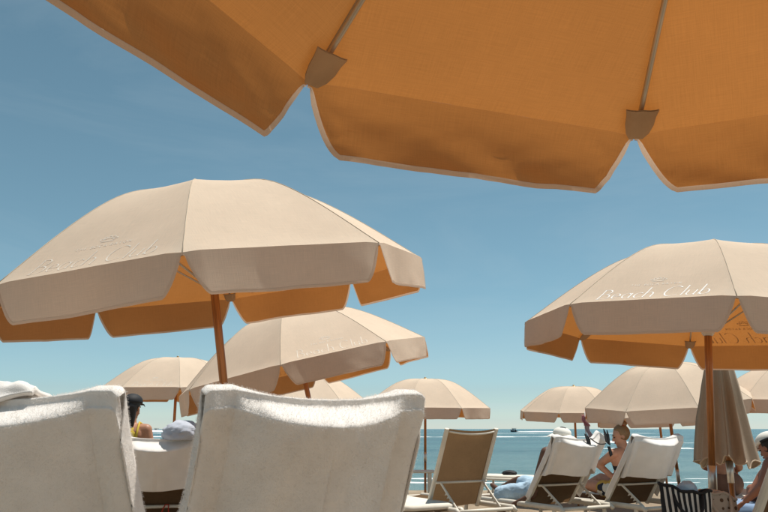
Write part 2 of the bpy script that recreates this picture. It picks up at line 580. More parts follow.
def drop_profile(s):
    e = min(s, 1 - s)
    if e <= 0.020:
        d = 0.05 + 0.09 * (1 - sqrt(max(0, 1 - (e / 0.020) ** 2)))
    elif e < 0.105:
        q = (e - 0.020) / 0.085
        d = 0.14 + 0.86 * (0.35 * q + 0.65 * sin(q * pi / 2))
        d = min(d, 1.0)
    else:
        d = 1.0
    return d

def valance_pt(k, s, d, amp, near):
    p = panel_pt(k, s, 1.0)
    mid = (k + 0.5) * pi / 4
    o = V(cos(mid), sin(mid), 0)
    edge = min(1, 8 * min(s, 1 - s) + 0.25)
    if near:
        # slack cloth: leaves the rim along the canopy and only gradually turns down
        x = z = 0.0; n = 8
        for q in range(n):
            th = radians(58 + 34 * (d * (q + 0.5) / n) ** 0.8)
            x += cos(th) * 0.146 * d / n; z -= sin(th) * 0.146 * d / n
        c = fbm((s * 4.2 + k * 9 + d * 1.4, d * 0.8, 1.7), 1.3, 3)
        cr = 0.5 - abs(fbm((s * 6.5 - d * 2.6 + k * 5, d * 1.1, 4.4), 1.2, 2))
        w = d * edge * (0.026 * c + 0.020 * cr + 0.007 * sin(s * 9 + k))
        z += 0.012 * fbm((s * 2.2 + k * 4.1, amp, 3), 1.0) * d
        return p + o * (x + w * 0.8) + V(0, 0, z + w * 0.5)
    w = amp * d * (0.011 * sin(s * 7.1 + k * 1.9 + amp) + 0.008 * fbm((s * 5 + k * 9, d * 1.2, amp), 1.4)) * edge
    bow = -0.012 * sin(pi * s) * d + 0.012 * d
    low = 0.010 * fbm((s * 2.2 + k * 4.1, amp, 3), 1.0) * d
    return p + V(0, 0, -DROP * d + low) + o * (w + bow)

SC = [0, 0.006, 0.012, 0.02, 0.03, 0.042, 0.055, 0.068, 0.08, 0.09, 0.098, 0.105] + [0.105 + 0.79 * i / 22 for i in range(1, 22)] + \
     [1 - q for q in (0.105, 0.098, 0.09, 0.08, 0.068, 0.055, 0.042, 0.03, 0.02, 0.012, 0.006, 0)]

def make_valance(k, amp, near=False):
    nd = 13 if near else 9
    rows = []; uvs = []
    W = 2 * R * sin(HALF)
    for j in range(nd):
        row = []
        for s in SC:
            d = drop_profile(s) * j / (nd - 1)
            row.append(valance_pt(k, s, d, amp, near))
            uvs.append((s * W + k * 1.7, -d * DROP + 3))
        rows.append(row)
    b = MB(); b.grid(rows, len(SC), nd)
    me = b.mesh('valance'); uv_grid(me, uvs); outward(me)
    # binding tape folded round the edge
    E_ = rows[-1]; mid = (k + 0.5) * pi / 4; o = V(cos(mid), sin(mid), 0)
    N = len(E_); inn = []
    for i in range(N):
        tg = (E_[min(i + 1, N - 1)] - E_[max(i - 1, 0)]).normalized()
        nr = tg.cross(o).normalized()
        if nr.z < 0: nr = -nr
        inn.append(nr)
    wd = 0.012 if near else 0.010
    ws = [0.3 + 0.7 * smoothstep(0.004, 0.03, min(q, 1 - q)) for q in SC]
    tv = [[E_[i] + inn[i] * a * ws[i] + o * c for i in range(N)] for a, c in ((0.0015, 0.0012), (-0.002, 0.0012), (-wd * 0.5, 0.0010), (-wd * 0.8, 0.0007), (-wd, 0.0004))]
    t = MB(); t.grid(tv, N, 5)
    tm = t.mesh('trim'); uv_grid(tm, [(i * 0.02, j * 0.004) for j in range(5) for i in range(N)])
    return me, tm

# hand drawn lettering: strokes drawn with a broad nib
def arc(cx, cy, rx, ry, a0, a1, n=14):
    return [(cx + rx * cos(radians(a0 + (a1 - a0) * i / n)), cy + ry * sin(radians(a0 + (a1 - a0) * i / n))) for i in range(n + 1)]
def ln(*p):
    r = []
    for (a, b) in zip(p[:-1], p[1:]):
        r += [(a[0] + (b[0] - a[0]) * i / 5, a[1] + (b[1] - a[1]) * i / 5) for i in range(5)]
    return r + [p[-1]]
GL = {
 'B': ([ln((0.08, 0), (0.08, 1.0)), ln((0.0, 1.0), (0.25, 1.0)) + arc(0.25, 0.77, 0.24, 0.23, 90, -90), ln((0.08, 0.54), (0.28, 0.54)) + arc(0.28, 0.27, 0.30, 0.27, 90, -90) + ln((0.28, 0), (0.0, 0))], 0.70),
 'e': ([ln((0.06, 0.28), (0.44, 0.28)) + arc(0.25, 0.28, 0.19, 0.26, 0, 320)], 0.56),
 'a': ([arc(0.24, 0.27, 0.20, 0.27, 20, 350), ln((0.44, 0.54), (0.44, 0.06)) + [(0.47, 0.0), (0.53, 0.02)]], 0.60),
 'c': ([arc(0.25, 0.27, 0.20, 0.27, 50, 320)], 0.50),
 'h': ([ln((0.06, 0), (0.06, 1.05)), arc(0.25, 0.34, 0.19, 0.20, 180, 0) + ln((0.44, 0.34), (0.44, 0.05)) + [(0.47, 0), (0.54, 0.02)]], 0.62),
 'C': ([arc(0.42, 0.5, 0.38, 0.52, 45, 318, 22)], 0.90),
 'l': ([ln((0.06, 0), (0.06, 1.05))], 0.20),
 'u': ([ln((0.06, 0.54), (0.06, 0.2)) + arc(0.25, 0.2, 0.19, 0.2, 180, 360) + ln((0.44, 0.2), (0.44, 0.54)), ln((0.44, 0.54), (0.44, 0.04)) + [(0.5, 0.0)]], 0.60),
 'b': ([ln((0.06, 1.05), (0.06, 0.05)), arc(0.26, 0.27, 0.20, 0.27, 170, -170)], 0.56),
 ' ': ([], 0.34),
 'T': ([ln((0, 1), (0.7, 1)), ln((0.35, 1), (0.35, 0))], 0.9), 'H': ([ln((0.05, 0), (0.05, 1)), ln((0.65, 0), (0.65, 1)), ln((0.05, 0.5), (0.65, 0.5))], 0.95),
 'E': ([ln((0.5, 1), (0.05, 1), (0.05, 0), (0.5, 0)), ln((0.05, 0.5), (0.45, 0.5))], 0.8), 'O': ([arc(0.42, 0.5, 0.38, 0.5, 0, 360, 16)], 1.05),
 'A': ([ln((0, 0), (0.37, 1), (0.74, 0)), ln((0.15, 0.35), (0.6, 0.35))], 0.95), 'R': ([ln((0.05, 0), (0.05, 1), (0.3, 1)) + arc(0.3, 0.75, 0.22, 0.25, 90, -90) + ln((0.3, 0.5), (0.05, 0.5)), ln((0.3, 0.5), (0.58, 0))], 0.8),
 'N': ([ln((0.05, 0), (0.05, 1), (0.65, 0), (0.65, 1))], 0.95),
}
GL['K'] = GL['R']
def cap_B():
    return GL['B']
def lay_text(txt, h, slant=0.0, thick=0.09, thin=0.022, spacing=0.0, nib=0.35):
    out = []
    x = 0
    for ch in txt:
        quads = []
        st, adv = GL[ch]
        for s in st:
            pts = [(x + p[0] + slant * p[1], p[1]) for p in s]
            L = []; Rr = []
            for i, p in enumerate(pts):
                a = pts[max(0, i - 1)]; b = pts[min(len(pts) - 1, i + 1)]
                dx, dy = b[0] - a[0], b[1] - a[1]
                ll = sqrt(dx * dx + dy * dy) or 1
                ang = atan2(dy, dx)
                w = thin + (thick - thin) * abs(sin(ang - nib)) ** 1.4
                nx, ny = -dy / ll * w / 2, dx / ll * w / 2
                L.append((p[0] + nx, p[1] + ny)); Rr.append((p[0] - nx, p[1] - ny))
            for i in range(len(pts) - 1):
                quads.append((L[i], L[i + 1], Rr[i + 1], Rr[i]))
        out.append(quads)
        x += adv + spacing
    x -= spacing
    return [[[((p[0] - x / 2) * h, p[1] * h) for p in q] for q in quads] for quads in out if quads]

def emblem():
    # fan of five small petals over a short bar
    q = []
    for i in range(-2, 3):
        a = radians(90 + i * 30)
        c = (cos(a) * 0.035, sin(a) * 0.03)
        ring = [(c[0] + 0.012 * cos(t) * cos(a) - 0.008 * sin(t) * sin(a), c[1] + 0.012 * cos(t) * sin(a) + 0.008 * sin(t) * cos(a)) for t in [2 * pi * j / 12 for j in range(13)]]
        inn = [(c[0] + (p[0] - c[0]) * 0.6, c[1] + (p[1] - c[1]) * 0.6) for p in ring]
        for j in range(12):
            q.append((ring[j], ring[j + 1], inn[j + 1], inn[j]))
    q.append(((-0.03, -0.004), (0.03, -0.004), (0.03, 0.001), (-0.03, 0.001)))
    return q

_PL = {}
def panel_lin(k, s, t, off):
    # point on the faceted panel mesh itself, so that print lies flat on it
    ns, nt_ = 13, 25
    if k not in _PL:
        _PL[k] = [[panel_pt(k, i / (ns - 1), 0.03 + 0.97 * (j / (nt_ - 1)) ** 0.8) for i in range(ns)] for j in range(nt_)]
    gr = _PL[k]
    fj = max(0.0, (t - 0.03) / 0.97) ** 1.25 * (nt_ - 1); fi = s * (ns - 1)
    j = min(nt_ - 2, int(fj)); i = min(ns - 2, max(0, int(fi)))
    a = gr[j][i].lerp(gr[j][i + 1], fi - i); b = gr[j + 1][i].lerp(gr[j + 1][i + 1], fi - i)
    n = (gr[j][i + 1] - gr[j][i]).cross(gr[j + 1][i] - gr[j][i]).normalized()
    if n.z < 0: n = -n
    return a.lerp(b, fj - j) + n * off

def conform(quads, k, v0, name):
    b = MB()
    for q in quads:
        vs = []
        for (u, v) in q:
            t = t_from_rim(v0 + v)
            w = 2 * R * t * sin(HALF)
            s = 0.5 - u / w * 1.0
            s = 1 - s
            vs.append(panel_lin(k, s, t, 0.0009))
        b.add(vs, [(0, 1, 2, 3)])
    return b.mesh(name, False)

WORDS = lay_text('Beach Club', 0.098, slant=0.24, thick=0.072, thin=0.014)
SMALL = lay_text('THE BOCA RATON', 0.017, thick=0.20, thin=0.12, spacing=0.25)
EMB = emblem()

UM = {}
def umbrella_meshes(var):
    if var in UM: return UM[var]
    d = {'panel': [], 'val': [], 'rib': [], 'pocket': [], 'strut': [], 'seam': []}
    for k in range(8):
        d['panel'].append(make_panel(k))
        d['val'].append(make_valance(k, 0.6 + 0.35 * (var % 2) + 0.13 * ((k * 5 + var * 3) % 4), var == 2))
        a = k * pi / 4
        b = MB(); b.tube([rib_pt(0.04 + 0.925 * i / 14, a, -0.022 + 0.010 * (i / 14)) for i in range(15)], 0.0058, 7)
        d['rib'].append(b.mesh('rib'))
        # stitched pocket that takes the end of the rib
        b = MB()
        o = V(cos(a), sin(a), 0); tn = V(-sin(a), cos(a), 0)
        def pk(t, w, off): return rib_pt(t, a, off) + tn * w
        rows = [[pk(t, w, -0.007 - 0.36 * abs(w) - 0.016 * (1 - (w / (hw + 1e-6)) ** 2) * thk) for w in (-hw, -hw * 0.75, -hw * 0.4, 0, hw * 0.4, hw * 0.75, hw)]
                for t, hw, thk in ((0.938, 0.038, 1.15), (0.952, 0.034, 1.0), (0.968, 0.033, 0.9), (0.985, 0.027, 0.6), (0.998, 0.016, 0.3))]
        rows2 = [[p + V(0, 0, -0.003) for p in r] for r in rows]
        b.grid(rows, 7, 5); b.grid([list(reversed(r)) for r in rows2], 7, 5)
        d['pocket'].append(b.mesh('rib_pocket'))
        b = MB(); b.tube([V(0.03 * cos(a), 0.03 * sin(a), -0.02), rib_pt(0.52, a, -0.03)], 0.005, 6)
        jp = rib_pt(0.52, a, -0.024)
        b.box(jp, (0.02, 0.02, 0.02), Matrix.Rotation(a, 3, 'Z'))
        d['strut'].append(b.mesh('strut'))
        b = MB(); b.tube([rib_pt(0.03 + 0.97 * i / 18, a, 0.0004) for i in range(19)], 0.0022, 5)
        d['seam'].append(b.mesh('seam'))
    b = MB()
    prof = [(0.001, 0.030), (0.012, 0.029), (0.017, 0.024), (0.017, 0.016), (0.012, 0.012), (0.030, 0.010), (0.05, 0.004), (0.052, -0.004), (0.001, -0.004)]
    b.grid([[V(r * cos(2 * pi * i / 14), r * sin(2 * pi * i / 14), HT + z) for i in range(14)] for r, z in reversed(prof)], 14, len(prof), True)
    d['finial'] = b.mesh('finial')
    b = MB(); b.tube([V(0, 0, -0.05), V(0, 0, -0.035), V(0, 0, -0.012), V(0, 0, 0)], [0.026, 0.036, 0.036, 0.03], 14)
    d['runner'] = b.mesh('runner')
    UM[var] = d
    return d

def umbrella(label, c, rot, tilt, var=0, text=(1, 5), joint=0.80, prt='print'):
    n = V(tilt[0], tilt[1], 1).normalized()
    ex = (V(1, 0, 0) - n * n.x).normalized(); ey = n.cross(ex)
    c = Vector(c)
    # length of pole down to the sand, then a buried spike
    s = c.z
    for _ in range(8):
        p = c - n * s
        s += (p.z - sand_z(p.x, p.y)) / n.z
    base = c - n * s
    root = thing('beach_umbrella', label, 'umbrella', base, None, 'beige scalloped beach umbrellas')
    root.rotation_euler = Matrix((ex, ey, n)).transposed().to_euler()
    d = umbrella_meshes(var)
    H = s
    T = Matrix.Translation((0, 0, H)) @ Matrix.Rotation(rot, 4, 'Z')
    def part(nm, me, mat, par=root):
        o = obj(nm, me, mat, par)
        if par is root: o.matrix_local = T
        return o
    for k in range(8):
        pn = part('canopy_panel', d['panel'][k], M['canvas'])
        part('seam', d['seam'][k], M['seam'], pn)
        if k in text:
            if 'words' not in d: d['words'] = {}
            if k not in d['words']:
                d['words'][k] = [('letter', conform(g, k, 0.030, 'letter')) for g in WORDS] + [('small_lettering', conform([q for g in SMALL for q in g], k, 0.158, 'small_lettering')), ('emblem', conform(EMB, k, 0.20, 'emblem'))]
            for nm, me in d['words'][k]:
                o_ = part(nm, me, M['print'], pn)
                if prt != 'print' or nm != 'letter':
                    o_.material_slots[0].link = 'OBJECT'; o_.material_slots[0].material = M['faint_print']
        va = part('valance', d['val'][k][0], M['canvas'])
        part('trim', d['val'][k][1], M['trim'], va)
        rb = part('rib', d['rib'][k], M['rib'])
        part('rib_pocket', d['pocket'][k], M['pocket'], rb)
        part('strut', d['strut'][k], M['rib'])
    part('finial', d['finial'], M['brass'])
    part('runner', d['runner'], M['white_metal'])
    r = 0.0205
    j0 = min(joint, H - 0.6)
    def cyl(nm, z0, z1, rad, mat):
        b = MB(); b.tube([V(0, 0, z0), V(0, 0, z0 + (z1 - z0) * 0.5), V(0, 0, z1)], rad, 16)
        return b.obj(nm, mat, root)
    cyl('pole', j0 + 0.15, H + HT - 0.01, r, M['wood'])
    cyl('pole_joint', j0, j0 + 0.15, r + 0.003, M['steel'])
    cyl('lower_pole', -0.30, j0, r * 0.96, M['wood'])
    return root

umbrella('beige umbrella overhead whose glowing orange underside and pocketed steel ribs are seen from below',
         (0.564, 0.623, 1.779), 1.541, (0, 0), 2, (4,))
umbrella('large beige umbrella leaning over the left pair of towel-draped loungers',
         (-0.836, 3.596, 1.798), -1.45, (-0.131, -0.104), 0, (7, 3), prt='faint_print')
umbrella('strongly tilted beige umbrella behind the middle towel-draped lounger, lettered on its front',
         (-0.678, 6.22, 1.595), -2.389, (-0.242, -0.055), 1, (1, 5), prt='faint_print')
umbrella('upright beige umbrella with white lettering in front of the closed umbrella',
         (1.872, 4.299, 1.673), -3.426, (0.062, -0.011), 0, (1, 5))
umbrella('far beige umbrella standing behind the person in the black cap',
         (-3.0, 10.93, 1.65), radians(-117), (0.0, -0.02), 0, (0,), prt='faint_print')
umbrella('far beige umbrella half hidden behind the strongly tilted umbrella and its towelled lounger',
         (-1.24, 11.0, 1.45), radians(-95), (0, 0), 1, ())
umbrella('far beige umbrella rising beyond the bare brown lounger and the low side table',
         (0.66, 12.2, 1.43), radians(-107), (0.01, -0.03), 0, ())
umbrella('smallest far beige umbrella next to the pink flag',
         (3.55, 14.2, 1.42), radians(-164), (0.0, -0.06), 1, ())
umbrella('beige umbrella on a slanting pole behind the woman with the hair bun',
         (3.599, 9.665, 1.462), -3.171, (-0.107, -0.122), 1, (4,), 0.62)
umbrella('beige umbrella beyond the seated man in the cap',
         (5.35, 9.9, 1.45), radians(-150), (0.02, -0.03), 0, (4,))
umbrella('beige umbrella almost wholly hidden behind the one on the slanting pole',
         (4.75, 13.2, 1.33), radians(-140), (-0.05, -0.03), 1, ())

def closed_umbrella(label, base, lean):
    root = thing('closed_umbrella', label, 'umbrella', base, lean)
    zt, zb = 2.02, 0.945
    nA = 96; nz = 26
    rows = []; uvs = []
    for j in range(nz):
        t = j / (nz - 1)
        row = []
        for i in range(nA):
            a = 2 * pi * i / nA
            rad = 0.025 + 0.158 * t ** 1.05
            f = 1 - 2 * abs(sin(4 * a + 0.9 * sin(3 * a) + 0.25 * t)) ** 0.8
            ss = 1 + (0.26 * f + 0.12 * sin(3 * a + 1.0) + 0.10 * fbm((cos(a) * 1.5, sin(a) * 1.5, t * 1.4), 1.5)) * min(1, t * 2.0)
            rr = rad * ss
            z = zt - (zt - zb) * t + (0.030 * cos(8 * a) + 0.02 * sin(2 * a)) * t ** 4
            row.append(V(rr * cos(a), rr * sin(a), z))
            uvs.append((i / nA * 1.6, z))
        rows.append(row)
    b = MB(); b.grid(list(reversed(rows)), nA, nz, True)
    me = b.mesh('folded_canopy')
    uv2 = []
    for j in reversed(range(nz)): uv2 += uvs[j * nA:(j + 1) * nA]
    uv_grid(me, uv2)
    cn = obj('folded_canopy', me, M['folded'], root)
    t = MB(); e = rows[-1]; t.tube(e + [e[0]], 0.005, 6, False)
    t.obj('trim', M['seam'], cn)
    for k in range(8):
        a = 2 * pi * k / 8
        q = MB(); q.tube([V(0.02 * cos(a), 0.02 * sin(a), 1.98), V(0.08 * cos(a), 0.08 * sin(a), 0.985)], 0.005, 6)
        q.obj('rib', M['rib'], root)
    def cyl(nm, z0, z1, rad, mat):
        b = MB(); b.tube([V(0, 0, z0), V(0, 0, (z0 + z1) / 2), V(0, 0, z1)], rad, 14)
        return b.obj(nm, mat, root)
    cyl('pole', 0.95, 2.06, 0.0195, M['wood'])
    cyl('pole_joint', 0.80, 0.95, 0.023, M['steel'])
    cyl('lower_pole', -0.3, 0.80, 0.0195, M['wood'])
    return root
closed_umbrella('closed beige umbrella with drooping folds beside the striped and dotted bags', (2.43, 5.45, sand_z(0, 5.45)), (0, 0, 0.3))

# ------------------------------------------------------------------ loungers
HZ = 0.42; BL = 0.90; WL = 0.66      # hinge height, backrest length, width
def back_dirs(rec):
    return V(0, -cos(rec), sin(rec)), V(0, -sin(rec), -cos(rec))   # up along the backrest, outward at the back
def back_top(rec):
    u, n = back_dirs(rec)
    return V(0, 0, HZ) + u * BL
def bar_pt(rec, q):
    # head bar between the rails, bowed backwards and down; q in -1..1
    u, n = back_dirs(rec)
    e = 1 - q * q
    return back_top(rec) + V(q * (WL / 2 - 0.03), 0, 0) - u * (0.035 + 0.030 * e) + V(0, -1, 0) * (0.012 + 0.055 * e) * sin(rec)

LM = {}
def lounger_meshes(rec):
    key = round(rec, 3)
    if key in LM: return LM[key]
    L = []
    up, nb = back_dirs(rec)
    T = back_top(rec)
    O = V(0, 0, HZ)
    hw = WL / 2
    for s in (-1, 1):
        b = MB(); b.bar(V(s * hw, 0, HZ) - up * 0.03, T + V(s * hw, 0, 0), 0.052, 0.034, V(1, 0, 0), 0.3); L.append(('backrest_rail', b.mesh('backrest_rail', False), 'frame'))
    # sling, sagging a little between the rails and curling back over the head bar
    def sling(f, nu, nv, nm):
        rows = []; uvs = []
        for j in range(nv):
            rows.append([]); 
            for i in range(nu):
                q = -1 + 2 * i / (nu - 1); w = j / (nv - 1)
                rows[-1].append(f(q, w)); uvs.append((q * 0.33, w * 0.9))
        b = MB(); b.grid(rows, nu, nv); me = b.mesh(nm); uv_grid(me, uvs); return me
    def fb(q, w):
        e = 1 - q * q
        p = O + up * (BL * w) + V(q * (hw - 0.015), 0, 0) + nb * (0.022 * e)
        h = smoothstep(0.86, 1.0, w)
        return p + V(0, -1, 0) * (0.030 * e * h) - up * (0.018 * e * h)
    L.append(('backrest_sling', sling(fb, 17, 21, 'backrest_sling'), 'sling'))
    b = MB(); b.tube([bar_pt(rec, -1 + 2 * i / 16) for i in range(17)], 0.011, 8); L.append(('head_bar', b.mesh('head_bar'), 'frame'))
    cb = O + up * (BL * 0.33) + nb * 0.045
    b = MB(); b.tube([cb + V(-hw - 0.005, 0, 0), cb + V(hw + 0.005, 0, 0)], 0.0125, 8); L.append(('cross_bar', b.mesh('cross_bar'), 'frame'))
    for s in (-1, 1):
        x = s * (hw - 0.05)
        top = V(x, cb.y, cb.z); foot = V(x, cb.y - 0.30, HZ - 0.0)
        b = MB(); b.bar(top, foot, 0.016, 0.026, V(1, 0, 0)); 
        st = b.mesh('support_strut', False)
        d = (foot - top).normalized(); nn = V(0, d.z, -d.y)
        if nn.y < 0: nn = -nn
        c = MB()
        for i in range(4):
            a0 = top.lerp(foot, 0.36 + 0.12 * i); a1 = top.lerp(foot, 0.36 + 0.12 * i + 0.11)
            for xx in ((x - 0.004, x + 0.004),):
                c.add([V(xx[0], a0.y, a0.z), V(xx[1], a0.y, a0.z), V(xx[1], a1.y, a1.z), V(xx[0], a1.y, a1.z),
                       V(xx[0], a0.y + nn.y * 0.045, a0.z + nn.z * 0.045), V(xx[1], a0.y + nn.y * 0.045, a0.z + nn.z * 0.045)],
                      [(0, 3, 2, 1), (0, 4, 3), (1, 2, 5), (4, 5, 2, 3), (0, 1, 5, 4)])
        L.append(('support_strut', st, 'frame', ('ratchet_teeth', c.mesh('ratchet_teeth', False), 'frame')))
    for s in (-1, 1):
        b = MB()
        x = s * (hw + 0.035)
        b.tube([V(x, -0.62, HZ - 0.03), V(x, -0.58, HZ), V(x, 0.2, HZ + 0.004), V(x, 1.2, HZ), V(x, 1.26, HZ - 0.03)], [0.020, 0.026, 0.026, 0.026, 0.020], 10, True, (1.0, 1.15))
        L.append(('base_rail', b.mesh('base_rail'), 'frame'))
        for y in (-0.48, 1.08):
            b = MB(); b.bar(V(x, y, HZ - 0.02), V(x + s * 0.01, y + (0.05 if y > 0 else -0.05), -0.03), 0.045, 0.035, V(0, 1, 0)); L.append(('leg', b.mesh('leg', False), 'frame'))
    for y in (-0.585, 1.22):
        b = MB(); b.tube([V(-hw - 0.03, y, HZ - 0.01), V(hw + 0.03, y, HZ - 0.01)], 0.02, 8); L.append(('end_bar', b.mesh('end_bar'), 'frame'))
    def fs(q, w):
        return V(q * (hw + 0.01), 0.02 + 1.18 * w, HZ + 0.008 - 0.03 * (1 - q * q))
    L.append(('seat_sling', sling(fs, 11, 9, 'seat_sling'), 'sling'))
    LM[key] = L
    return L

def lounger(label, top, a, rec=radians(62), group='cream framed loungers with brown slings'):
    """top = (x, y) of the middle of the backrest's upper edge, a = turn to the left in radians"""
    t = back_top(rec)
    Rz = Matrix.Rotation(a, 3, 'Z')
    o = V(top[0], top[1], 0) - Rz @ V(0, t.y, 0)
    o.z = sand_z(o.x, o.y)
    root = thing('sun_lounger', label, 'lounger', o, (0, 0, a), group)
    for it in lounger_meshes(rec):
        p = obj(it[0], it[1], M[it[2]], root)
        if len(it) > 3:
            obj(it[3][0], it[3][1], M[it[3][2]], p)
    root['rec'] = rec
    return root

def flat_lounger(label, mid, a, group='cream framed loungers with brown slings', cushion=True):
    o = V(mid[0], mid[1], sand_z(*mid))
    root = thing('sun_lounger', label, 'lounger', o, (0, 0, a), group)
    hw = WL / 2
    for s in (-1, 1):
        b = MB(); x = s * (hw + 0.035)
        b.tube([V(x, -0.97, HZ - 0.03), V(x, -0.93, HZ), V(x, 0, HZ + 0.004), V(x, 0.93, HZ), V(x, 0.97, HZ - 0.03)], [0.02, 0.026, 0.026, 0.026, 0.02], 10)
        b.obj('base_rail', M['frame'], root)
        for y in (-0.8, 0.8):
            b = MB(); b.bar(V(x, y, HZ - 0.02), V(x, y * 1.05, -0.03), 0.045, 0.035, V(0, 1, 0)); b.obj('leg', M['frame'], root, False)
    rows = [[V(-hw + 2 * hw * i / 8, -0.94 + 1.88 * j / 8, HZ - 0.002) for i in range(9)] for j in range(9)]
    b = MB(); b.grid(rows, 9, 9); me = b.mesh('seat_sling'); uv_grid(me, [(p.x, p.y) for r in rows for p in r]); obj('seat_sling', me, M['sling'], root)
    if cushion:
        b = MB()
        prof = [(0, 0.005), (0.98, 0.005), (1.0, 0.02), (1.0, 0.05), (0.96, 0.068), (0.5, 0.075), (0, 0.075)]
        ring = []
        n = 40
        for (k, z) in prof:
            row = []
            for i in range(n):
                t = 2 * pi * i / n
                ct, st = cos(t), sin(t)
                ex = math.copysign(abs(ct) ** 0.25, ct); ey = math.copysign(abs(st) ** 0.25, st)
                row.append(V(ex * (hw + 0.0) * k, ey * 0.93 * k, HZ + z + 0.004 * fbm((ex * k * 2, ey * k * 3, z), 2)))
            ring.append(row)
        b.grid(ring, n, len(prof), True)
        b.obj('cushion', M['cushion'], root)
    return root

def chair_matrix(root):
    return Matrix.Translation(root.location) @ root.rotation_euler.to_matrix().to_4x4()

TOP = {}
def terry_pile(o, n, length=0.0032):
    # short looped nap of the terry cloth
    md = o.modifiers.new('pile', 'PARTICLE_SYSTEM')
    st = md.particle_system.settings
    st.type = 'HAIR'; st.count = n; st.hair_length = length
    st.use_modifier_stack = True
    st.hair_step = 2; st.render_step = 2; st.display_step = 2
    st.root_radius = 0.45; st.tip_radius = 0.25; st.radius_scale = 0.001
    st.factor_random = 0.0016; st.use_advanced_hair = True
    st.material = 1
def drape(root, label, drop_back, drop_front=0.8, seed=1, res=1.0, flap=0.10, bulge=1.0, W=0.765, fold=1.0, slump=0.0, skew=0.0, peak=None, taper=0.05, pile=0):
    """terry towel laid over the head of a lounger's backrest"""
    rec = root['rec']
    up, nb = back_dirs(rec)
    T = back_top(rec)
    hw = W / 2
    rc = 0.022
    qmax = hw + flap
    nq = int(90 * res); nf = int(30 * res); nbk = int(95 * res)
    def cross(q):
        # x position, forward shift round the rail, side fraction
        s = 1 if q > 0 else -1
        e = abs(q)
        if e < hw - rc: return q, 0.0, 0.0
        ang = min((e - (hw - rc)) / rc, pi / 2)
        x = hw - rc + rc * sin(ang)
        f = rc * (1 - cos(ang))
        rest = e - (hw - rc) - rc * pi / 2
        if rest > 0: f += rest
        return s * x, f, min(1.0, max(0.0, (e - (hw - rc)) / (rc * 1.6)))
    fr = V(0, 1, 0)
    TOP[root.name] = (T, hw)
    rows = []; uvs = []
    hem = lambda q: 0.018 * fbm((q * 2.5, seed, 7), 1.0) + skew * q
    fwd = -nb
    for j in range(nf + nbk):
        row = []
        for i in range(nq):
            q = -qmax + 2 * qmax * i / (nq - 1)
            x, f, sd_ = cross(q)
            e = max(0.0, 1 - (q / (hw * 0.76)) ** 2)
            sl = slump * smoothstep(0.2, 1.0, q / hw) if slump > 0 else -slump * smoothstep(0.2, 1.0, -q / hw)
            topz = 0.020 - 0.026 * e - sl * 0.05 + 0.006 * fbm((q * 6, seed, 1), 1.0)
            if sd_ > 0: topz -= 0.016 * smoothstep(0, 1, sd_)
            if peak: topz += peak[1] * math.exp(-((q - peak[0]) / 0.07) ** 2)
            if j < nf:
                w = drop_front * (1 - j / (nf - 1)) ** 1.15
                p = T - up * w + fwd * (0.030 - 0.045 * e * (1 - smoothstep(0, 0.15, w))) + V(x, 0, 0)
                p = p + V(0, 0, topz) * smoothstep(0.25, 0.0, w)
                p = p + nb * 0.0
                if f > 0:  # the overhang on the front sheet turns back round the rail
                    p = p + nb * min(f, 0.085) * 0.9 * smoothstep(-0.02, 0.16, w)
                p = p + fwd * 0.006 * fbm((q * 5, w * 4, seed), 1.0)
                v = -w
            else:
                w = (drop_back + hem(q)) * ((j - nf + 1) / nbk)
                # bar: the towel first slopes out to the head bar, then hangs from it
                wb = 0.055 + 0.035 * e
                pb = (0.002 + 0.088 * e) * bulge
                if w < wb:
                    k = w / wb
                    kk = k ** 0.75
                    y = -pb * smoothstep(0.26, 1.05, k) * 1.03 + 0.10 * w * (1 - e); z = -w * (0.75 + 0.25 * k)
                else:
                    h = w - wb
                    y = -pb + h * 0.50 * (1 - 0.35 * e * math.exp(-h * 6)); z = -w
                p = T + V(x * (1 - taper * w), y - 0.020 - 0.030 * e, z + topz)
                # side flap turns forwards round the rail
                if f > 0:
                    p = p + V(0, f * 0.95 * smoothstep(-0.02, 0.16, w), 0)
                    p.x += (1 if q > 0 else -1) * (-0.10 * f + 0.016 * sin(w * 11 + seed) * smoothstep(0.02, 0.1, f))
                # soft folds
                fa = smoothstep(0.05, 0.22, w)
                ed = smoothstep(0.55, 1.0, abs(q) / hw)
                am = fold * (0.0075 + 0.011 * ed) * fa
                ph = q * (26 + 5 * sin(seed)) + 3.2 * fbm((q * 2, w * 1.6, seed), 1.0) - (2.2 * w * (1 if q > 0 else -1))
                dy = am * sin(ph) + fold * 0.030 * fa * fbm((q * 3.2 + w * 1.2, w * 1.8, seed + 3), 1.0, 3)
                dy += fold * 0.011 * fbm((q * 22, w * 6, seed + 9), 1.0, 2) * math.exp(-((w - wb) / 0.05) ** 2)
                dy += 0.0005 * fbm((q * 60, w * 60, seed), 1.0, 2)
                p = p + V(0, -1, 0) * dy * (1 - 0.6 * sd_) + V(0.5 if q > 0 else -0.5, 0, 0) * dy * sd_
                v = w
            row.append(p)
            uvs.append((q, v))
        rows.append(row)
    b = MB(); b.grid(rows, nq, nf + nbk)
    me = b.mesh('towel'); uv_grid(me, uvs)
    o = obj('towel', me, M['towel'])
    o.matrix_world = chair_matrix(root)
    so_ = o.modifiers.new('thick', 'SOLIDIFY'); so_.thickness = 0.005; so_.offset = 0
    tag(o, label, 'towel', 'white terry towels over the loungers')
    if pile: terry_pile(o, pile)
    return o

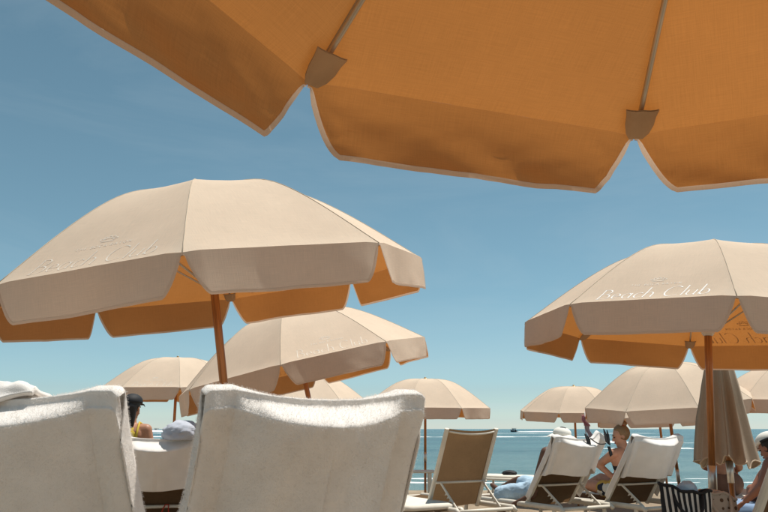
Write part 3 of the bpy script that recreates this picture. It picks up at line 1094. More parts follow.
A30 = radians(30)
L2 = lounger('lounger under the middle large white towel, in front of the tilted umbrella', (-0.205, 2.46), radians(27))
drape(L2, 'white terry towel, whole and wide, draped over the middle lounger back', 0.62, seed=3.1, res=1.9, fold=1.0, pile=170000, W=0.76, taper=0.03)
L1 = lounger('lounger under the white towel topped by a bunched second towel', (-1.20, 2.44), radians(-10))
drape(L1, 'white terry towel lying under a bunched second towel on a lounger back', 0.62, seed=8.4, res=1.9, fold=0.8, pile=170000, slump=-0.4, W=0.76, taper=0.02)
L3 = lounger('lounger with a short white towel between the two large towel-draped loungers', (-1.60, 5.42), radians(14), radians(51))
drape(L3, 'short white towel over the lounger in front of the person in the black cap', 0.36, seed=5.0, res=0.9, W=0.765)
L4 = lounger('bare lounger showing its brown sling and curved head bar', (0.955, 8.3), A30, radians(65))
L5 = lounger('lounger with the black bikini hung on its white towel', (2.15, 8.45), A30, radians(53))
drape(L5, 'white towel with a raised corner and black bikini on a lounger back', 0.40, seed=2.2, res=0.8, W=0.765, peak=(0.27, 0.05))
L6 = lounger('lounger with a white towel behind the striped bag, used by the woman with the bun', (3.05, 8.55), radians(28), radians(54))
drape(L6, 'white towel over the lounger back beside the woman with the bun', 0.44, seed=6.6, res=0.8, W=0.765)
L7 = lounger('bare lounger close to the dotted bag, only its slanting cream rail in view', (2.28, 3.85), radians(26))
FL1 = flat_lounger('flat lounger with a cream cushion beside the bare brown lounger', (0.02, 8.75), A30)
FL2 = flat_lounger('flat lounger near the waterline beyond the person in the white hat', (2.75, 15.6), radians(55))
FL3 = flat_lounger('flat lounger with a blue towel under the man in the cap', (3.75, 7.35), radians(48))

# ------------------------------------------------------------------ smaller things on and around the loungers
def lump(name, label, cat, c, r, mat, seed=1, rot=0.0, amp=0.25, flat=0.0, parent=None, freq=1.6):
    """a bunched, creased bit of cloth"""
    def fn(p, d):
        w = 1 + amp * fbm(d * freq + V(seed, 0, 0), 1.2, 4) + amp * 0.5 * abs(fbm(d * freq * 2.3 + V(0, seed, 0), 1.0, 2))
        q = V(p.x * w, p.y * w, p.z * w)
        if q.z < -r[2] * 0.55: q.z = -r[2] * 0.55
        return q
    b = MB(); b.ell((0, 0, 0), r, 40, 26, Matrix.Rotation(rot, 3, 'Z'), fn)
    me = b.mesh(name)
    uv_grid(me, [(v.co.x + 0.5 * v.co.y, v.co.z + 0.5 * v.co.y) for v in me.vertices])
    o = obj(name, me, mat, parent, c)
    if parent is None: tag(o, label, cat)
    return o

def over_top(root, name, label, cat, q0, q1, back, front, mat, seed, thick=0.016, lift=0.03, res=60):
    """a second cloth bunched over the top edge of a towelled backrest"""
    rec = root['rec']; up, nb = back_dirs(rec); T = back_top(rec)
    rows = []; uvs = []
    nv = res
    for j in range(nv):
        v = j / (nv - 1)
        row = []
        for i in range(res):
            k = i / (res - 1); q = q0 + (q1 - q0) * k
            bk = back(k); f = front
            w = -f + (bk + f) * v
            ridge_ = lift * (0.65 + 0.5 * fbm((q * 7, seed, 0), 1.0) + 0.35 * fbm((q * 16, w * 9, seed), 1.0))
            wr = 0.016 * fbm((q * 9 + w * 5, w * 8, seed + 2), 1.0, 3) + 0.008 * sin((q * 40 - w * 55) + 3 * fbm((q * 6, w * 6, seed), 1.0))
            edge = smoothstep(0, 0.12, min(k, 1 - k, v, 1 - v))
            if w < 0:
                p = T + up * w + (-nb) * (0.030 + wr) * smoothstep(0, -0.05, w) + V(q, -0.035 * smoothstep(-0.06, 0, w), 0.026 + ridge_ * edge * smoothstep(-0.12, 0, w))
            else:
                a = min(1.0, w / 0.05)
                p = T + V(q, -0.035 - 0.115 * smoothstep(0, 0.11, w) + 0.30 * max(0, w - 0.10) - (wr + 0.010) * edge * smoothstep(0, 0.03, w), 0.026 + ridge_ * edge * smoothstep(0.14, 0, w) - w * (0.55 + 0.45 * smoothstep(0, 0.08, w)))
            row.append(p); uvs.append((q, w + 2))
        rows.append(row)
    b = MB(); b.grid(rows, res, nv); me = b.mesh(name); uv_grid(me, uvs)
    o = obj(name, me, mat); o.matrix_world = chair_matrix(root)
    m = o.modifiers.new('thick', 'SOLIDIFY'); m.thickness = thick; m.offset = 0
    tag(o, label, cat)
    return o
over_top(L1, 'bunched_towel', 'bunched white towel folded over the top corner of another towel', 'towel', -0.40, 0.11,
         lambda k: 0.16 - 0.135 * smoothstep(0.25, 1.0, k), 0.16, M['towel'], 4.2)

def from_chair(root, p):
    return chair_matrix(root) @ Vector(p)

# bundle on the short towel, red bundle below it
p = from_chair(L3, back_top(L3['rec'])) + V(0.18, 0.03, 0.03)
lump('sun_hat', 'pale bluish cloth hat resting on the short white towel', 'hat', p, (0.14, 0.12, 0.085), towel_mat('pale_blue_cotton', (0.55, 0.58, 0.66), 0.1), 3.3, 0.2, 0.34)
up_, nb_ = back_dirs(L3['rec'])
cb_ = V(0, 0, HZ) + up_ * (BL * 0.33) + nb_ * 0.045
pc = from_chair(L3, (0.075, cb_.y - 0.055, cb_.z - 0.095))
pch = lump('beach_pouch', 'red pouch hung on the cross bar of the lounger with the short towel', 'bag', pc, (0.05, 0.04, 0.055), M['red'], 1.7, 0, 0.15)
b = MB(); b.tube([V(-0.03, 0, 0.03), V(-0.02, 0.02, 0.08), V(-0.012, 0.05, 0.108), V(0.012, 0.05, 0.108), V(0.02, 0.02, 0.08), V(0.03, 0, 0.03)], 0.004, 6)
b.obj('strap', M['red'], pch)

# ---- black bikini on the raised towel corner
def bikini():
    T = back_top(L5['rec']); mw = chair_matrix(L5)
    root = thing('bikini_top', 'black bikini hung over the white towel by its string', 'bikini', mw @ (T + V(0.05, -0.12, 0)))
    inv = Matrix.Translation(-root.location) @ mw @ Matrix.Translation((-0.035, 0, 0.012))
    def patch(name, pts, nrm=V(0, -1, 0)):
        b = MB()
        n = len(pts)
        fr_ = [inv @ (T + Vector(p)) for p in pts]
        nn = (inv.to_3x3() @ nrm).normalized() * 0.006
        b.add([p + nn for p in fr_] + [p - nn for p in fr_], [tuple(range(n)), tuple(reversed(range(n, 2 * n)))] + [(i, i + n, (i + 1) % n + n, (i + 1) % n) for i in range(n)])
        return b.obj(name, M['black'], root, False)
    patch('side_tab', [(0.045, -0.115, -0.10), (0.085, -0.115, -0.09), (0.085, -0.10, -0.02), (0.075, -0.06, 0.035), (0.055, -0.06, 0.035), (0.05, -0.10, -0.02)])
    patch('cup', [(0.275, -0.15, -0.05), (0.320, -0.14, -0.075), (0.320, -0.13, 0.02), (0.305, -0.12, 0.06), (0.285, -0.12, 0.09), (0.27, -0.14, 0.03)])
    patch('cup', [(0.330, -0.14, -0.08), (0.36, -0.13, -0.09), (0.36, -0.12, 0.02), (0.345, -0.11, 0.075), (0.335, -0.12, 0.02)])
    patch('cup', [(0.32, -0.13, -0.10), (0.365, -0.12, -0.10), (0.405, -0.11, -0.19), (0.36, -0.12, -0.21)])
    b = MB(); b.tube([inv @ (T + V(0.07 + 0.23 * t, -0.128, -0.01 - 0.06 * t - 0.03 * sin(pi * t))) for t in [i / 10 for i in range(11)]], 0.006, 6)
    b.obj('string', M['black'], root)
bikini()

# ---- bags on a small side table in front of the lettered umbrella
def side_table(label, c, top_z, w, dpt):
    root = thing('side_table', label, 'table', c)
    b = MB(); b.bar(V(-w / 2, 0, top_z), V(w / 2, 0, top_z), dpt, 0.025, V(0, 1, 0), 0.3); b.obj('table_top', M['frame'], root, False)
    for sx in (-1, 1):
        for sy in (-1, 1):
            b = MB(); b.bar(V(sx * (w / 2 - 0.03), sy * (dpt / 2 - 0.03), top_z - 0.012), V(sx * (w / 2 - 0.02), sy * (dpt / 2 - 0.02), -0.05), 0.03, 0.03, V(1, 0, 0)); b.obj('leg', M['frame'], root, False)
    return root
gz = sand_z(0, 4.08)
side_table('low cream side table carrying the striped and dotted bags', (1.64, 4.05, gz), 0.50, 0.56, 0.36)

def stripe_mat():
    m, nt, out = new_mat('striped_canvas')
    tc = nt.nodes.new('ShaderNodeTexCoord')
    sx = nt.nodes.new('ShaderNodeSeparateXYZ'); nt.links.new(tc.outputs['UV'], sx.inputs[0])
    mu = nt.nodes.new('ShaderNodeMath'); mu.operation = 'MULTIPLY'; mu.inputs[1].default_value = 1 / 0.0265
    nt.links.new(sx.outputs['X'], mu.inputs[0])
    fr_ = nt.nodes.new('ShaderNodeMath'); fr_.operation = 'FRACT'; nt.links.new(mu.outputs[0], fr_.inputs[0])
    gt = nt.nodes.new('ShaderNodeMath'); gt.operation = 'GREATER_THAN'; gt.inputs[1].default_value = 0.56
    nt.links.new(fr_.outputs[0], gt.inputs[0])
    mx = nt.nodes.new('ShaderNodeMix'); mx.data_type = 'RGBA'
    nt.links.new(gt.outputs[0], mx.inputs['Factor'])
    [i for i in mx.inputs if i.name == 'A' and i.type == 'RGBA'][0].default_value = (0.012, 0.012, 0.014, 1)
    [i for i in mx.inputs if i.name == 'B' and i.type == 'RGBA'][0].default_value = (0.66, 0.60, 0.53, 1)
    p = nt.nodes.new('ShaderNodeBsdfPrincipled'); p.inputs['Roughness'].default_value = 0.85
    nt.links.new([o for o in mx.outputs if o.type == 'RGBA'][0], p.inputs['Base Color'])
    nt.links.new(p.outputs[0], out.inputs['Surface'])
    return m
def dot_mat():
    m, nt, out = new_mat('dotted_canvas')
    tc = nt.nodes.new('ShaderNodeTexCoord')
    vo = nt.nodes.new('ShaderNodeTexVoronoi'); vo.inputs['Scale'].default_value = 27; vo.inputs['Randomness'].default_value = 0.30
    nt.links.new(tc.outputs['UV'], vo.inputs['Vector'])
    lt = nt.nodes.new('ShaderNodeMath'); lt.operation = 'LESS_THAN'; lt.inputs[1].default_value = 0.27
    nt.links.new(vo.outputs['Distance'], lt.inputs[0])
    mx = nt.nodes.new('ShaderNodeMix'); mx.data_type = 'RGBA'
    nt.links.new(lt.outputs[0], mx.inputs['Factor'])
    [i for i in mx.inputs if i.name == 'A' and i.type == 'RGBA'][0].default_value = (0.52, 0.44, 0.36, 1)
    [i for i in mx.inputs if i.name == 'B' and i.type == 'RGBA'][0].default_value = (0.13, 0.075, 0.045, 1)
    p = nt.nodes.new('ShaderNodeBsdfPrincipled'); p.inputs['Roughness'].default_value = 0.9
    nt.links.new([o for o in mx.outputs if o.type == 'RGBA'][0], p.inputs['Base Color'])
    nt.links.new(p.outputs[0], out.inputs['Surface'])
    return m
def bag(name, label, c, wt, wb, h, d, mat, seed, topfn, trim=None, rot=0.0):
    root = thing(name, label, 'bag', c, (0, 0, rot))
    n = 64; nz = 16
    rows = []; uvs = []
    for j in range(nz):
        t = j / (nz - 1)
        row = []
        for i in range(n):
            a = 2 * pi * i / n
            ex = 2.0 + 3.0 * (1 - t)
            ca, sa = cos(a), sin(a)
            w = wb + (wt - wb) * t ** 0.7
            dep = d * (1 - 0.55 * t ** 1.5)
            x = math.copysign(abs(ca) ** (2 / 3.2), ca) * w / 2
            y = math.copysign(abs(sa) ** (2 / 2.4), sa) * dep / 2
            x += 0.006 * fbm((a, t * 3, seed), 1.2); y += 0.012 * fbm((ca * 2, t * 4, seed + 4), 1.3)
            sq = 1 - 0.12 * (1 - t) ** 6
            z = h * t + topfn(x / (wt / 2)) * t ** 2
            row.append(V(x * sq, y * sq, z)); uvs.append((x * wt / w, z + 0.3 * (1 if sa > 0 else 0)))
        rows.append(row)
    b = MB(); b.grid(rows, n, nz, True); base = len(b.v)
    b.f.append(tuple(reversed(range(n))))
    me = b.mesh('bag_body'); uv_grid(me, uvs)
    obj('bag_body', me, mat, root)
    e = rows[-1]
    b = MB(); b.tube(e + [e[0]], 0.008, 6, False); b.obj('rim', trim or mat, root)
    for sy in (-1, 1):
        b = MB()
        b.tube([V(wt * 0.27 * cos(pi * (1 - k / 14)), sy * d * (0.24 + 0.45 * sin(pi * k / 14)), h + topfn(0) + (0.02 if sy > 0 else -0.10) * sin(pi * k / 14) - 0.015) for k in range(15)], 0.008, 6)
        b.obj('handle', trim or mat, root)
    return root
bag('striped_tote', 'black and cream striped tote bag with black rim', (1.535, 3.98, gz + 0.513), 0.262, 0.22, 0.33, 0.13, stripe_mat(), 2.0,
    lambda u: -0.022 * u - 0.012 * cos(u * 2.5) + 0.006 * sin(u * 9), M['black'])
bag('dotted_bag', 'slouching beige bag with brown dots beside the striped tote', (1.755, 4.12, gz + 0.513), 0.195, 0.21, 0.30, 0.13, dot_mat(), 5.0,
    lambda u: -0.015 * u * u - 0.015 * u + 0.008 * sin(u * 6))
lump('blue_scarf', 'pale blue scarf bunched on top of the striped tote', 'scarf', (1.56, 4.02, gz + 0.513 + 0.325), (0.05, 0.05, 0.04), M['denim'], 9.0, 0, 0.3)

# ---- blue towel on the flat lounger
def flat_towel(root, label, mat, x0, x1, y0, y1, z, seed, hang=0.14):
    nx, ny = 50, 40
    rows = []; uvs = []
    for j in range(ny):
        row = []
        for i in range(nx):
            x = x0 + (x1 - x0) * i / (nx - 1); y = y0 + (y1 - y0) * j / (ny - 1)
            e = abs(x) - 0.345
            zz = z + 0.014 * fbm((x * 6, y * 5, seed), 1.0, 3) + 0.012
            xx = x
            if e > 0:
                zz -= min(e, hang) * 1.0; xx = math.copysign(0.345 + 0.03 * min(1, e * 20) + 0.012 * sin(y * 17), x)
            row.append(V(xx, y, zz)); uvs.append((x, y))
        rows.append(row)
    b = MB(); b.grid(rows, nx, ny); me = b.mesh('towel'); uv_grid(me, uvs)
    o = obj('towel', me, mat); o.matrix_world = chair_matrix(root)
    m = o.modifiers.new('thick', 'SOLIDIFY'); m.thickness = 0.008; m.offset = 1
    tag(o, label, 'towel')
flat_towel(FL3, 'blue towel spread on the flat lounger under the man in the cap', M['blue_towel'], -0.5, 0.5, -0.6, 0.6, HZ + 0.08, 2.0)

# ---- cabinet-like table at the foot of a far umbrella, with a black bag
def side_cabinet():
    z0 = sand_z(0, 11.4)
    root = thing('side_cabinet', 'small open beige cabinet at the foot of a far umbrella', 'cabinet', (0.50, 11.45, z0))
    for x in (-0.17, 0.17):
        b = MB(); b.bar(V(x, 0, -0.04), V(x, 0, 0.66), 0.30, 0.05, V(0, 1, 0), 0.2); b.obj('side_panel', M['frame'], root, False)
    b = MB(); b.bar(V(-0.24, 0, 0.675), V(0.24, 0, 0.675), 0.34, 0.03, V(0, 1, 0), 0.3); b.obj('top', M['frame'], root, False)
    b = MB(); b.bar(V(-0.145, 0, 0.30), V(0.145, 0, 0.30), 0.28, 0.02, V(0, 1, 0), 0.3); b.obj('shelf', M['frame'], root, False)
side_cabinet()
bag('black_backpack', 'black bag standing beside the small beige cabinet', (0.83, 11.2, sand_z(0, 11.2) - 0.01), 0.20, 0.24, 0.44, 0.16, M['black'], 3.0, lambda u: -0.05 * u * u)
lump('clothes_heap', 'dark bundle of clothes on the end of the flat lounger near the waterline', 'clothes', (2.545, 15.74, sand_z(0, 15.6) + HZ + 0.105), (0.14, 0.10, 0.06), M['black'], 6.0)
lump('clothes_heap', 'dark heap of clothes on the sand beside the flat cream cushion lounger', 'clothes', (0.30, 10.4, sand_z(0, 10.4) + 0.07), (0.30, 0.2, 0.13), pmat('dark_brown_cloth', (0.05, 0.035, 0.025), 0.9), 8.0)

# ---- limp pink flag on a thin pole
def flag():
    x, y = 2.88, 11.0
    root = thing('beach_flag', 'limp pink and pale flag hanging on a thin pole', 'flag', (x, y, sand_z(x, y)))
    b = MB(); b.tube([V(0, 0, -0.2), V(0, 0, 0.8), V(0.02, 0, 1.52)], 0.009, 8); b.obj('pole', M['white_metal'], root)
    def cl(name, z0, z1, w0, w1, xo, mat, seed):
        rows = []
        for j in range(16):
            t = j / 15
            rows.append([V(xo + 0.05 * t + (w0 + (w1 - w0) * t) * (k / 10 - 0.5) + 0.01 * sin(t * 8 + seed), -0.02 - 0.035 * sin(k * 1.9 + seed) * (0.4 + t), z0 + (z1 - z0) * t + 0.01 * sin(k)) for k in range(11)])
        c = MB(); c.grid(rows, 11, 16); o = c.obj(name, mat, root)
        m = o.modifiers.new('t', 'SOLIDIFY'); m.thickness = 0.004
    cl('pink_cloth', 1.47, 1.32, 0.04, 0.09, -0.03, M['pink'], 1)
    cl('pale_cloth', 1.34, 1.14, 0.07, 0.06, 0.02, M['lilac'], 2)
flag()

# ---- motor boats far out
def boat(label, c, rot, L=7.0):
    root = thing('motor_boat', label, 'boat', c, (0, 0, rot), 'motor boats far out')
    rows = []
    for i in range(13):
        t = i / 12
        w = 1.15 * (1 - max(0, (t - 0.45) / 0.55) ** 2.2) + 0.02
        sh = 0.75 + 0.45 * t * t
        y = -L / 2 + L * t
        rows.append([V(-w, y, sh), V(-w * 0.85, y, 0.2), V(0, y, -0.25 + 0.35 * t ** 3), V(w * 0.85, y, 0.2), V(w, y, sh), V(w * 0.8, y, sh - 0.08), V(0, y, sh - 0.15), V(-w * 0.8, y, sh - 0.08)])
    b = MB(); b.grid(rows, 8, 13, True); b.f.append(tuple(range(8))); b.obj('hull', pmat('boat_navy', (0.05, 0.06, 0.08), 0.35), root)
    b = MB(); b.bar(V(0, -0.9, 0.55), V(0, -0.9, 1.75), 1.5, 1.8, V(1, 0, 0), 0.12); b.obj('cabin', M['white_metal'], root, False)
    b = MB(); b.bar(V(-0.95, -0.9, 1.92), V(0.95, -0.9, 1.92), 2.2, 0.08, V(0, 1, 0), 0.3); b.obj('roof', pmat('boat_roof', (0.06, 0.07, 0.09), 0.5), root, False)
    b = MB(); b.bar(V(-0.76, -0.9, 1.4), V(0.76, -0.9, 1.4), 1.4, 0.35, V(0, 1, 0), 0.1); b.obj('windscreen', pmat('dark_glass', (0.02, 0.03, 0.04), 0.1), root, False)
    b = MB(); b.bar(V(0, -L / 2 - 0.1, 0.1), V(0, -L / 2 - 0.1, 1.0), 0.5, 0.4, V(1, 0, 0), 0.3); b.obj('outboard_motor', M['black'], root, False)
boat('dark motor boat towing a white wake, seen past the bare brown lounger', (67, 398, SEA), radians(25), 4.5)
boat('dark motor boat crossing behind the pole of the umbrella by the black cap', (-121, 405, SEA), radians(75))

# ------------------------------------------------------------------ people
def fuse(name, mb, mat, parent, voxel=0.008, sm=4, wrinkle=0.0):
    me0 = mb.mesh('tmp')
    o = bpy.data.objects.new('tmp', me0); COL.objects.link(o)
    r = o.modifiers.new('r', 'REMESH'); r.mode = 'VOXEL'; r.voxel_size = voxel; r.use_smooth_shade = True
    q = o.modifiers.new('s', 'SMOOTH'); q.iterations = sm; q.factor = 0.5
    dg = bpy.context.evaluated_depsgraph_get()
    me = bpy.data.meshes.new_from_object(o.evaluated_get(dg))
    bpy.data.objects.remove(o); bpy.data.meshes.remove(me0)
    me.name = name
    if wrinkle:
        for v in me.vertices:
            c = v.co.copy()
            v.co = c + v.normal * wrinkle * (fbm(c, 7.0, 3) + 0.6 * abs(fbm(c + V(3, 1, 2), 13.0, 2)))
    me.materials.clear()
    me.polygons.foreach_set('use_smooth', [True] * len(me.polygons))
    return obj(name, me, mat, parent)

def head_frame(f, u=V(0, 0, 1)):
    f = Vector(f).normalized()
    l = u.cross(f).normalized()      # left of the face
    u2 = f.cross(l)
    return Matrix((l, f, u2)).transposed()   # columns: left, forward, up

def add_head(mb, c, f, k=1.0):
    Rm = head_frame(f)
    P = lambda x, y, z: Vector(c) + Rm @ V(x * k, y * k, z * k)
    mb.ell(P(0, -0.012, 0.025), (0.074 * k, 0.094 * k, 0.090 * k), 20, 14, Rm)
    mb.ell(P(0, 0.022, -0.035), (0.058 * k, 0.066 * k, 0.082 * k), 18, 12, Rm)
    mb.capsule(P(0, 0.066, -0.098), P(0, 0.050, -0.085), 0.022 * k, 0.03 * k)
    mb.capsule(P(0, 0.084, 0.015), P(0, 0.104, -0.026), 0.009 * k, 0.014 * k)
    mb.capsule(P(-0.017, 0.084, -0.060), P(0.017, 0.084, -0.060), 0.011 * k, 0.011 * k)
    mb.capsule(P(-0.03, 0.078, 0.026), P(0.03, 0.078, 0.026), 0.013 * k, 0.013 * k)
    for s in (-1, 1):
        mb.ell(P(s * 0.076, -0.012, -0.008), (0.010 * k, 0.020 * k, 0.032 * k), 10, 8, Rm)

def add_hand(mb, w, d, side, k=1.0, curl=0.35):
    d = Vector(d).normalized()
    ref = V(0, 0, 1) if abs(d.z) < 0.8 else V(0, 1, 0)
    lat = d.cross(ref).normalized(); nrm = lat.cross(d)
    kn = Vector(w) + d * 0.085 * k
    mb.capsule(Vector(w) + d * 0.02 * k, kn - d * 0.01, 0.030 * k, 0.038 * k, 12, (nrm, 0.45))
    for i, ln_ in enumerate((0.066, 0.076, 0.070, 0.054)):
        b = kn + lat * (i - 1.5) * 0.021 * k
        m1 = b + (d - nrm * curl * 0.5).normalized() * ln_ * 0.55 * k
        e = m1 + (d - nrm * curl * 1.6).normalized() * ln_ * 0.45 * k
        mb.capsule(b, m1, 0.0095 * k, 0.0085 * k, 8); mb.capsule(m1, e, 0.0085 * k, 0.007 * k, 8)
    b = Vector(w) + d * 0.035 * k - lat * side * 0.032 * k
    e = b + (d * 0.8 - lat * side * 0.7).normalized() * 0.055 * k
    mb.capsule(b, e, 0.013 * k, 0.009 * k, 8)

def person(label, J, face, mat, k=1.0, female=True):
    root = thing('person', label, 'person', (J['pelvis'][0], J['pelvis'][1], J['base']))
    off = Vector(root.location)
    G = {n: Vector(v) - off for n, v in J.items() if n != 'base'}
    mb = MB()
    lat = (G['shL'] - G['shR']).normalized()
    fw = lat.cross(V(0, 0, 1)) * -1
    flatax = (lat.cross(G['neck'] - G['pelvis'])).normalized()
    hips = 0.165 if female else 0.155
    mid = G['pelvis'].lerp(G['neck'], 0.45)
    up_ = G['pelvis'].lerp(G['neck'], 0.78)
    mb.capsule(G['pelvis'] - lat * 0.06, G['pelvis'] + lat * 0.06, hips * 0.78 * k, hips * 0.78 * k, 14, (flatax, 0.85))
    mb.capsule(G['pelvis'], mid, 0.135 * k, 0.115 * k, 16, (flatax, 0.78))
    mb.capsule(mid, up_, 0.118 * k, (0.140 if female else 0.155) * k, 16, (flatax, 0.76))
    mb.capsule(up_ - lat * 0.05, up_ + lat * 0.05, 0.125 * k, 0.125 * k, 14, (flatax, 0.8))
    sh = 0.058 if female else 0.07
    for s in ('L', 'R'):
        mb.capsule(up_.lerp(G['neck'], 0.6), G['sh' + s], 0.075 * k, sh * k)
        mb.capsule(G['sh' + s], G['el' + s], sh * k, 0.042 * k)
        mb.capsule(G['el' + s], G['ha' + s], 0.042 * k, 0.027 * k)
        add_hand(mb, G['ha' + s], (G['ha' + s] - G['el' + s]), 1 if s == 'L' else -1, k)
        mb.capsule(G['pelvis'] + lat * (0.085 if s == 'L' else -0.085), G['kn' + s], 0.092 * k, 0.060 * k)
        m_ = G['kn' + s].lerp(G['an' + s], 0.3)
        mb.capsule(G['kn' + s], m_, 0.058 * k, 0.058 * k); mb.capsule(m_, G['an' + s], 0.057 * k, 0.036 * k)
        ft = (G['toe' + s] - G['an' + s])
        mb.capsule(G['an' + s], G['toe' + s], 0.038 * k, 0.028 * k)
    mb.capsule(G['neck'] - (G['neck'] - G['pelvis']).normalized() * 0.02, G['head'] - Vector(face) * 0.01 + V(0, 0, -0.05), 0.062 * k, 0.05 * k)
    add_head(mb, G['head'], face, k)
    body = fuse('body', mb, mat, root)
    Rm = head_frame(face)
    def H(x, y, z): return G['head'] + Rm @ V(x * k, y * k, z * k)
    for s in (-1, 1):
        b = MB(); b.ell(H(s * 0.030, 0.083, 0.004), (0.011 * k, 0.008 * k, 0.007 * k), 10, 8, Rm); b.obj('eye', M['black'], root)
        b = MB(); b.capsule(H(s * 0.016, 0.093, 0.028), H(s * 0.046, 0.082, 0.028), 0.004, 0.003, 8); b.obj('eyebrow', M['hair_black'], root)
    b = MB(); b.capsule(H(-0.020, 0.090, -0.060), H(0.020, 0.090, -0.060), 0.007, 0.007, 8); b.obj('lips', M['lips'], root)
    return root, G, Rm, H

def hair_shell(root, H, Rm, mat, k=1.0, long=0.0, low=-0.03):
    mb = MB()
    def fn(p, d):
        q = p * (1 + 0.05 * fbm(V(d.x * 9, d.y * 9, d.z * 2), 1.0))
        if d.y > 0.45 and d.z < 0.55: q = q * 0.86       # leaves the face free
        return q
    mb.ell(H(0, -0.022, 0.032), (0.087 * k, 0.100 * k, 0.100 * k), 24, 16, Rm, fn)
    if long > 0:
        mb.capsule(H(0, -0.06, 0.0), H(0, -0.075, -long), 0.075 * k, 0.045 * k, 14)
        mb.capsule(H(0.03, -0.06, 0.0), H(0.03, -0.06, -long * 0.9), 0.05 * k, 0.03 * k, 10)
        mb.capsule(H(-0.03, -0.06, 0.0), H(-0.035, -0.06, -long * 0.95), 0.05 * k, 0.03 * k, 10)
    return fuse('hair', mb, mat, root, 0.007, 2)

# standing woman in a black cap, beyond the short towel
gz1 = sand_z(0, 7.4)
x, y = -2.47, 7.4
J = dict(base=gz1, pelvis=(x, y, gz1 + 0.80), neck=(x + 0.02, y, gz1 + 1.235), head=(x + 0.025, y - 0.02 + 0.03, gz1 + 1.415),
         shL=(x - 0.155, y, gz1 + 1.20), shR=(x + 0.175, y, gz1 + 1.20), elL=(x - 0.22, y, gz1 + 0.95), elR=(x + 0.24, y + 0.02, gz1 + 0.95),
         haL=(x - 0.2, y + 0.15, gz1 + 0.78), haR=(x + 0.22, y + 0.16, gz1 + 0.78),
         knL=(x - 0.09, y + 0.01, gz1 + 0.44), knR=(x + 0.09, y + 0.01, gz1 + 0.44), anL=(x - 0.09, y - 0.02, gz1 + 0.06), anR=(x + 0.09, y - 0.02, gz1 + 0.06),
         toeL=(x - 0.1, y + 0.13, gz1 + 0.03), toeR=(x + 0.1, y + 0.13, gz1 + 0.03))
fc = V(0.25, 0.95, -0.02).normalized()
r1, G, Rm, H = person('person in a black cap and yellow top standing beyond the short towel', J, fc, M['skin_tan'], 0.96)
hair_shell(r1, H, Rm, M['hair_black'], 0.98, 0.20)
b = MB()
b.ell(H(0, -0.012, 0.055), (0.092, 0.112, 0.075), 24, 14, Rm, lambda p, d: V(p.x, p.y, max(p.z, -0.02)))
cp = b.obj('cap', M['black'], r1)
b = MB(); b.grid([[H(0.075 * (i / 8 * 2 - 1) * (1 - 0.25 * j / 5), 0.085 + 0.085 * j / 5 * (1 - 0.5 * (i / 8 * 2 - 1) ** 2), 0.045 - 0.02 * j / 5 - 0.02 * (i / 8 * 2 - 1) ** 2) for i in range(9)] for j in range(6)], 9, 6)
o = b.obj('cap_brim', M['black'], r1); m = o.modifiers.new('t', 'SOLIDIFY'); m.thickness = 0.005
lat = (G['shL'] - G['shR']).normalized()
for s in ('L', 'R'):
    q = G['sh' + s].lerp(G['neck'], 0.38)
    b = MB(); b.tube([q + V(0, -0.105, -0.10), q + V(0, -0.085, -0.02), q + V(0, -0.03, 0.055), q + V(0, 0.05, 0.04), q + V(0, 0.10, -0.08)], 0.011, 8)
    b.obj('shoulder_strap', M['yellow'], r1)
b = MB(); b.capsule(G['pelvis'].lerp(G['neck'], 0.35), G['pelvis'].lerp(G['neck'], 0.72), 0.132, 0.150, 20, (V(0, 1, 0), 0.79)); fuse('swimsuit_top', b, M['yellow'], r1)
b = MB(); b.capsule(G['pelvis'] - lat * 0.05, G['pelvis'] + lat * 0.05, 0.14, 0.14, 20, (V(0, 1, 0), 0.87)); fuse('swimsuit_bottom', b, M['yellow'], r1)

# woman with a bun sitting on the lounger behind the striped bag
bz = sand_z(0, 9.1); sz = bz + HZ
px_, py_ = 2.80, 9.16
fa = V(-0.47, 0.88, 0); lf = V(-0.88, -0.47, 0)
pv = V(px_, py_, sz + 0.11)
nk = pv + V(0.03, -0.06, 0.475)
hd = nk + V(-0.02, 0.02, 0.155)
J = dict(base=bz, pelvis=pv, neck=nk, head=hd, shL=nk + lf * 0.165 + V(0, 0, -0.045), shR=nk - lf * 0.165 + V(0, 0, -0.045),
         elL=V(2.57, 9.27, 0.68), haL=V(2.73, 9.08, 0.50),
         elR=nk - lf * 0.24 + fa * 0.06 + V(0, 0, -0.30), haR=pv - lf * 0.16 + fa * 0.25 + V(0, 0, 0.10),
         knL=pv + fa * 0.42 + lf * 0.18 + V(0, 0, 0.06), anL=pv + fa * 0.55 - lf * 0.10 + V(0, 0, -0.03), toeL=pv + fa * 0.62 - lf * 0.22 + V(0, 0, -0.03),
         knR=pv + fa * 0.46 - lf * 0.12 + V(0, 0, 0.12), anR=pv + fa * 0.80 - lf * 0.08 + V(0, 0, -0.03), toeR=pv + fa * 0.95 - lf * 0.08 + V(0, 0, 0.02))
fc = V(-0.96, 0.12, -0.28).normalized()
r2, G, Rm, H = person('woman with blond hair in a bun sitting on a lounger, face turned down', J, fc, M['skin_fair'], 1.0)
hair_shell(r2, H, Rm, M['hair_blond'])
mb = MB(); mb.ell(H(0, -0.075, 0.125), (0.042, 0.045, 0.042), 16, 12, Rm, lambda p, d: p * (1 + 0.18 * fbm(d * 4, 1.0)))
hb = mb.obj('hair_bun', M['hair_blond'], r2)
mb = MB(); mb.tube([H(0.036 * cos(t), -0.055 + 0.036 * sin(t) * 0.8, 0.098 + 0.02 * cos(t) * 0 - 0.02 * sin(t)) for t in [2 * pi * i / 16 for i in range(17)]], 0.010, 8, False)
mb.obj('hair_tie', M['red'], r2)
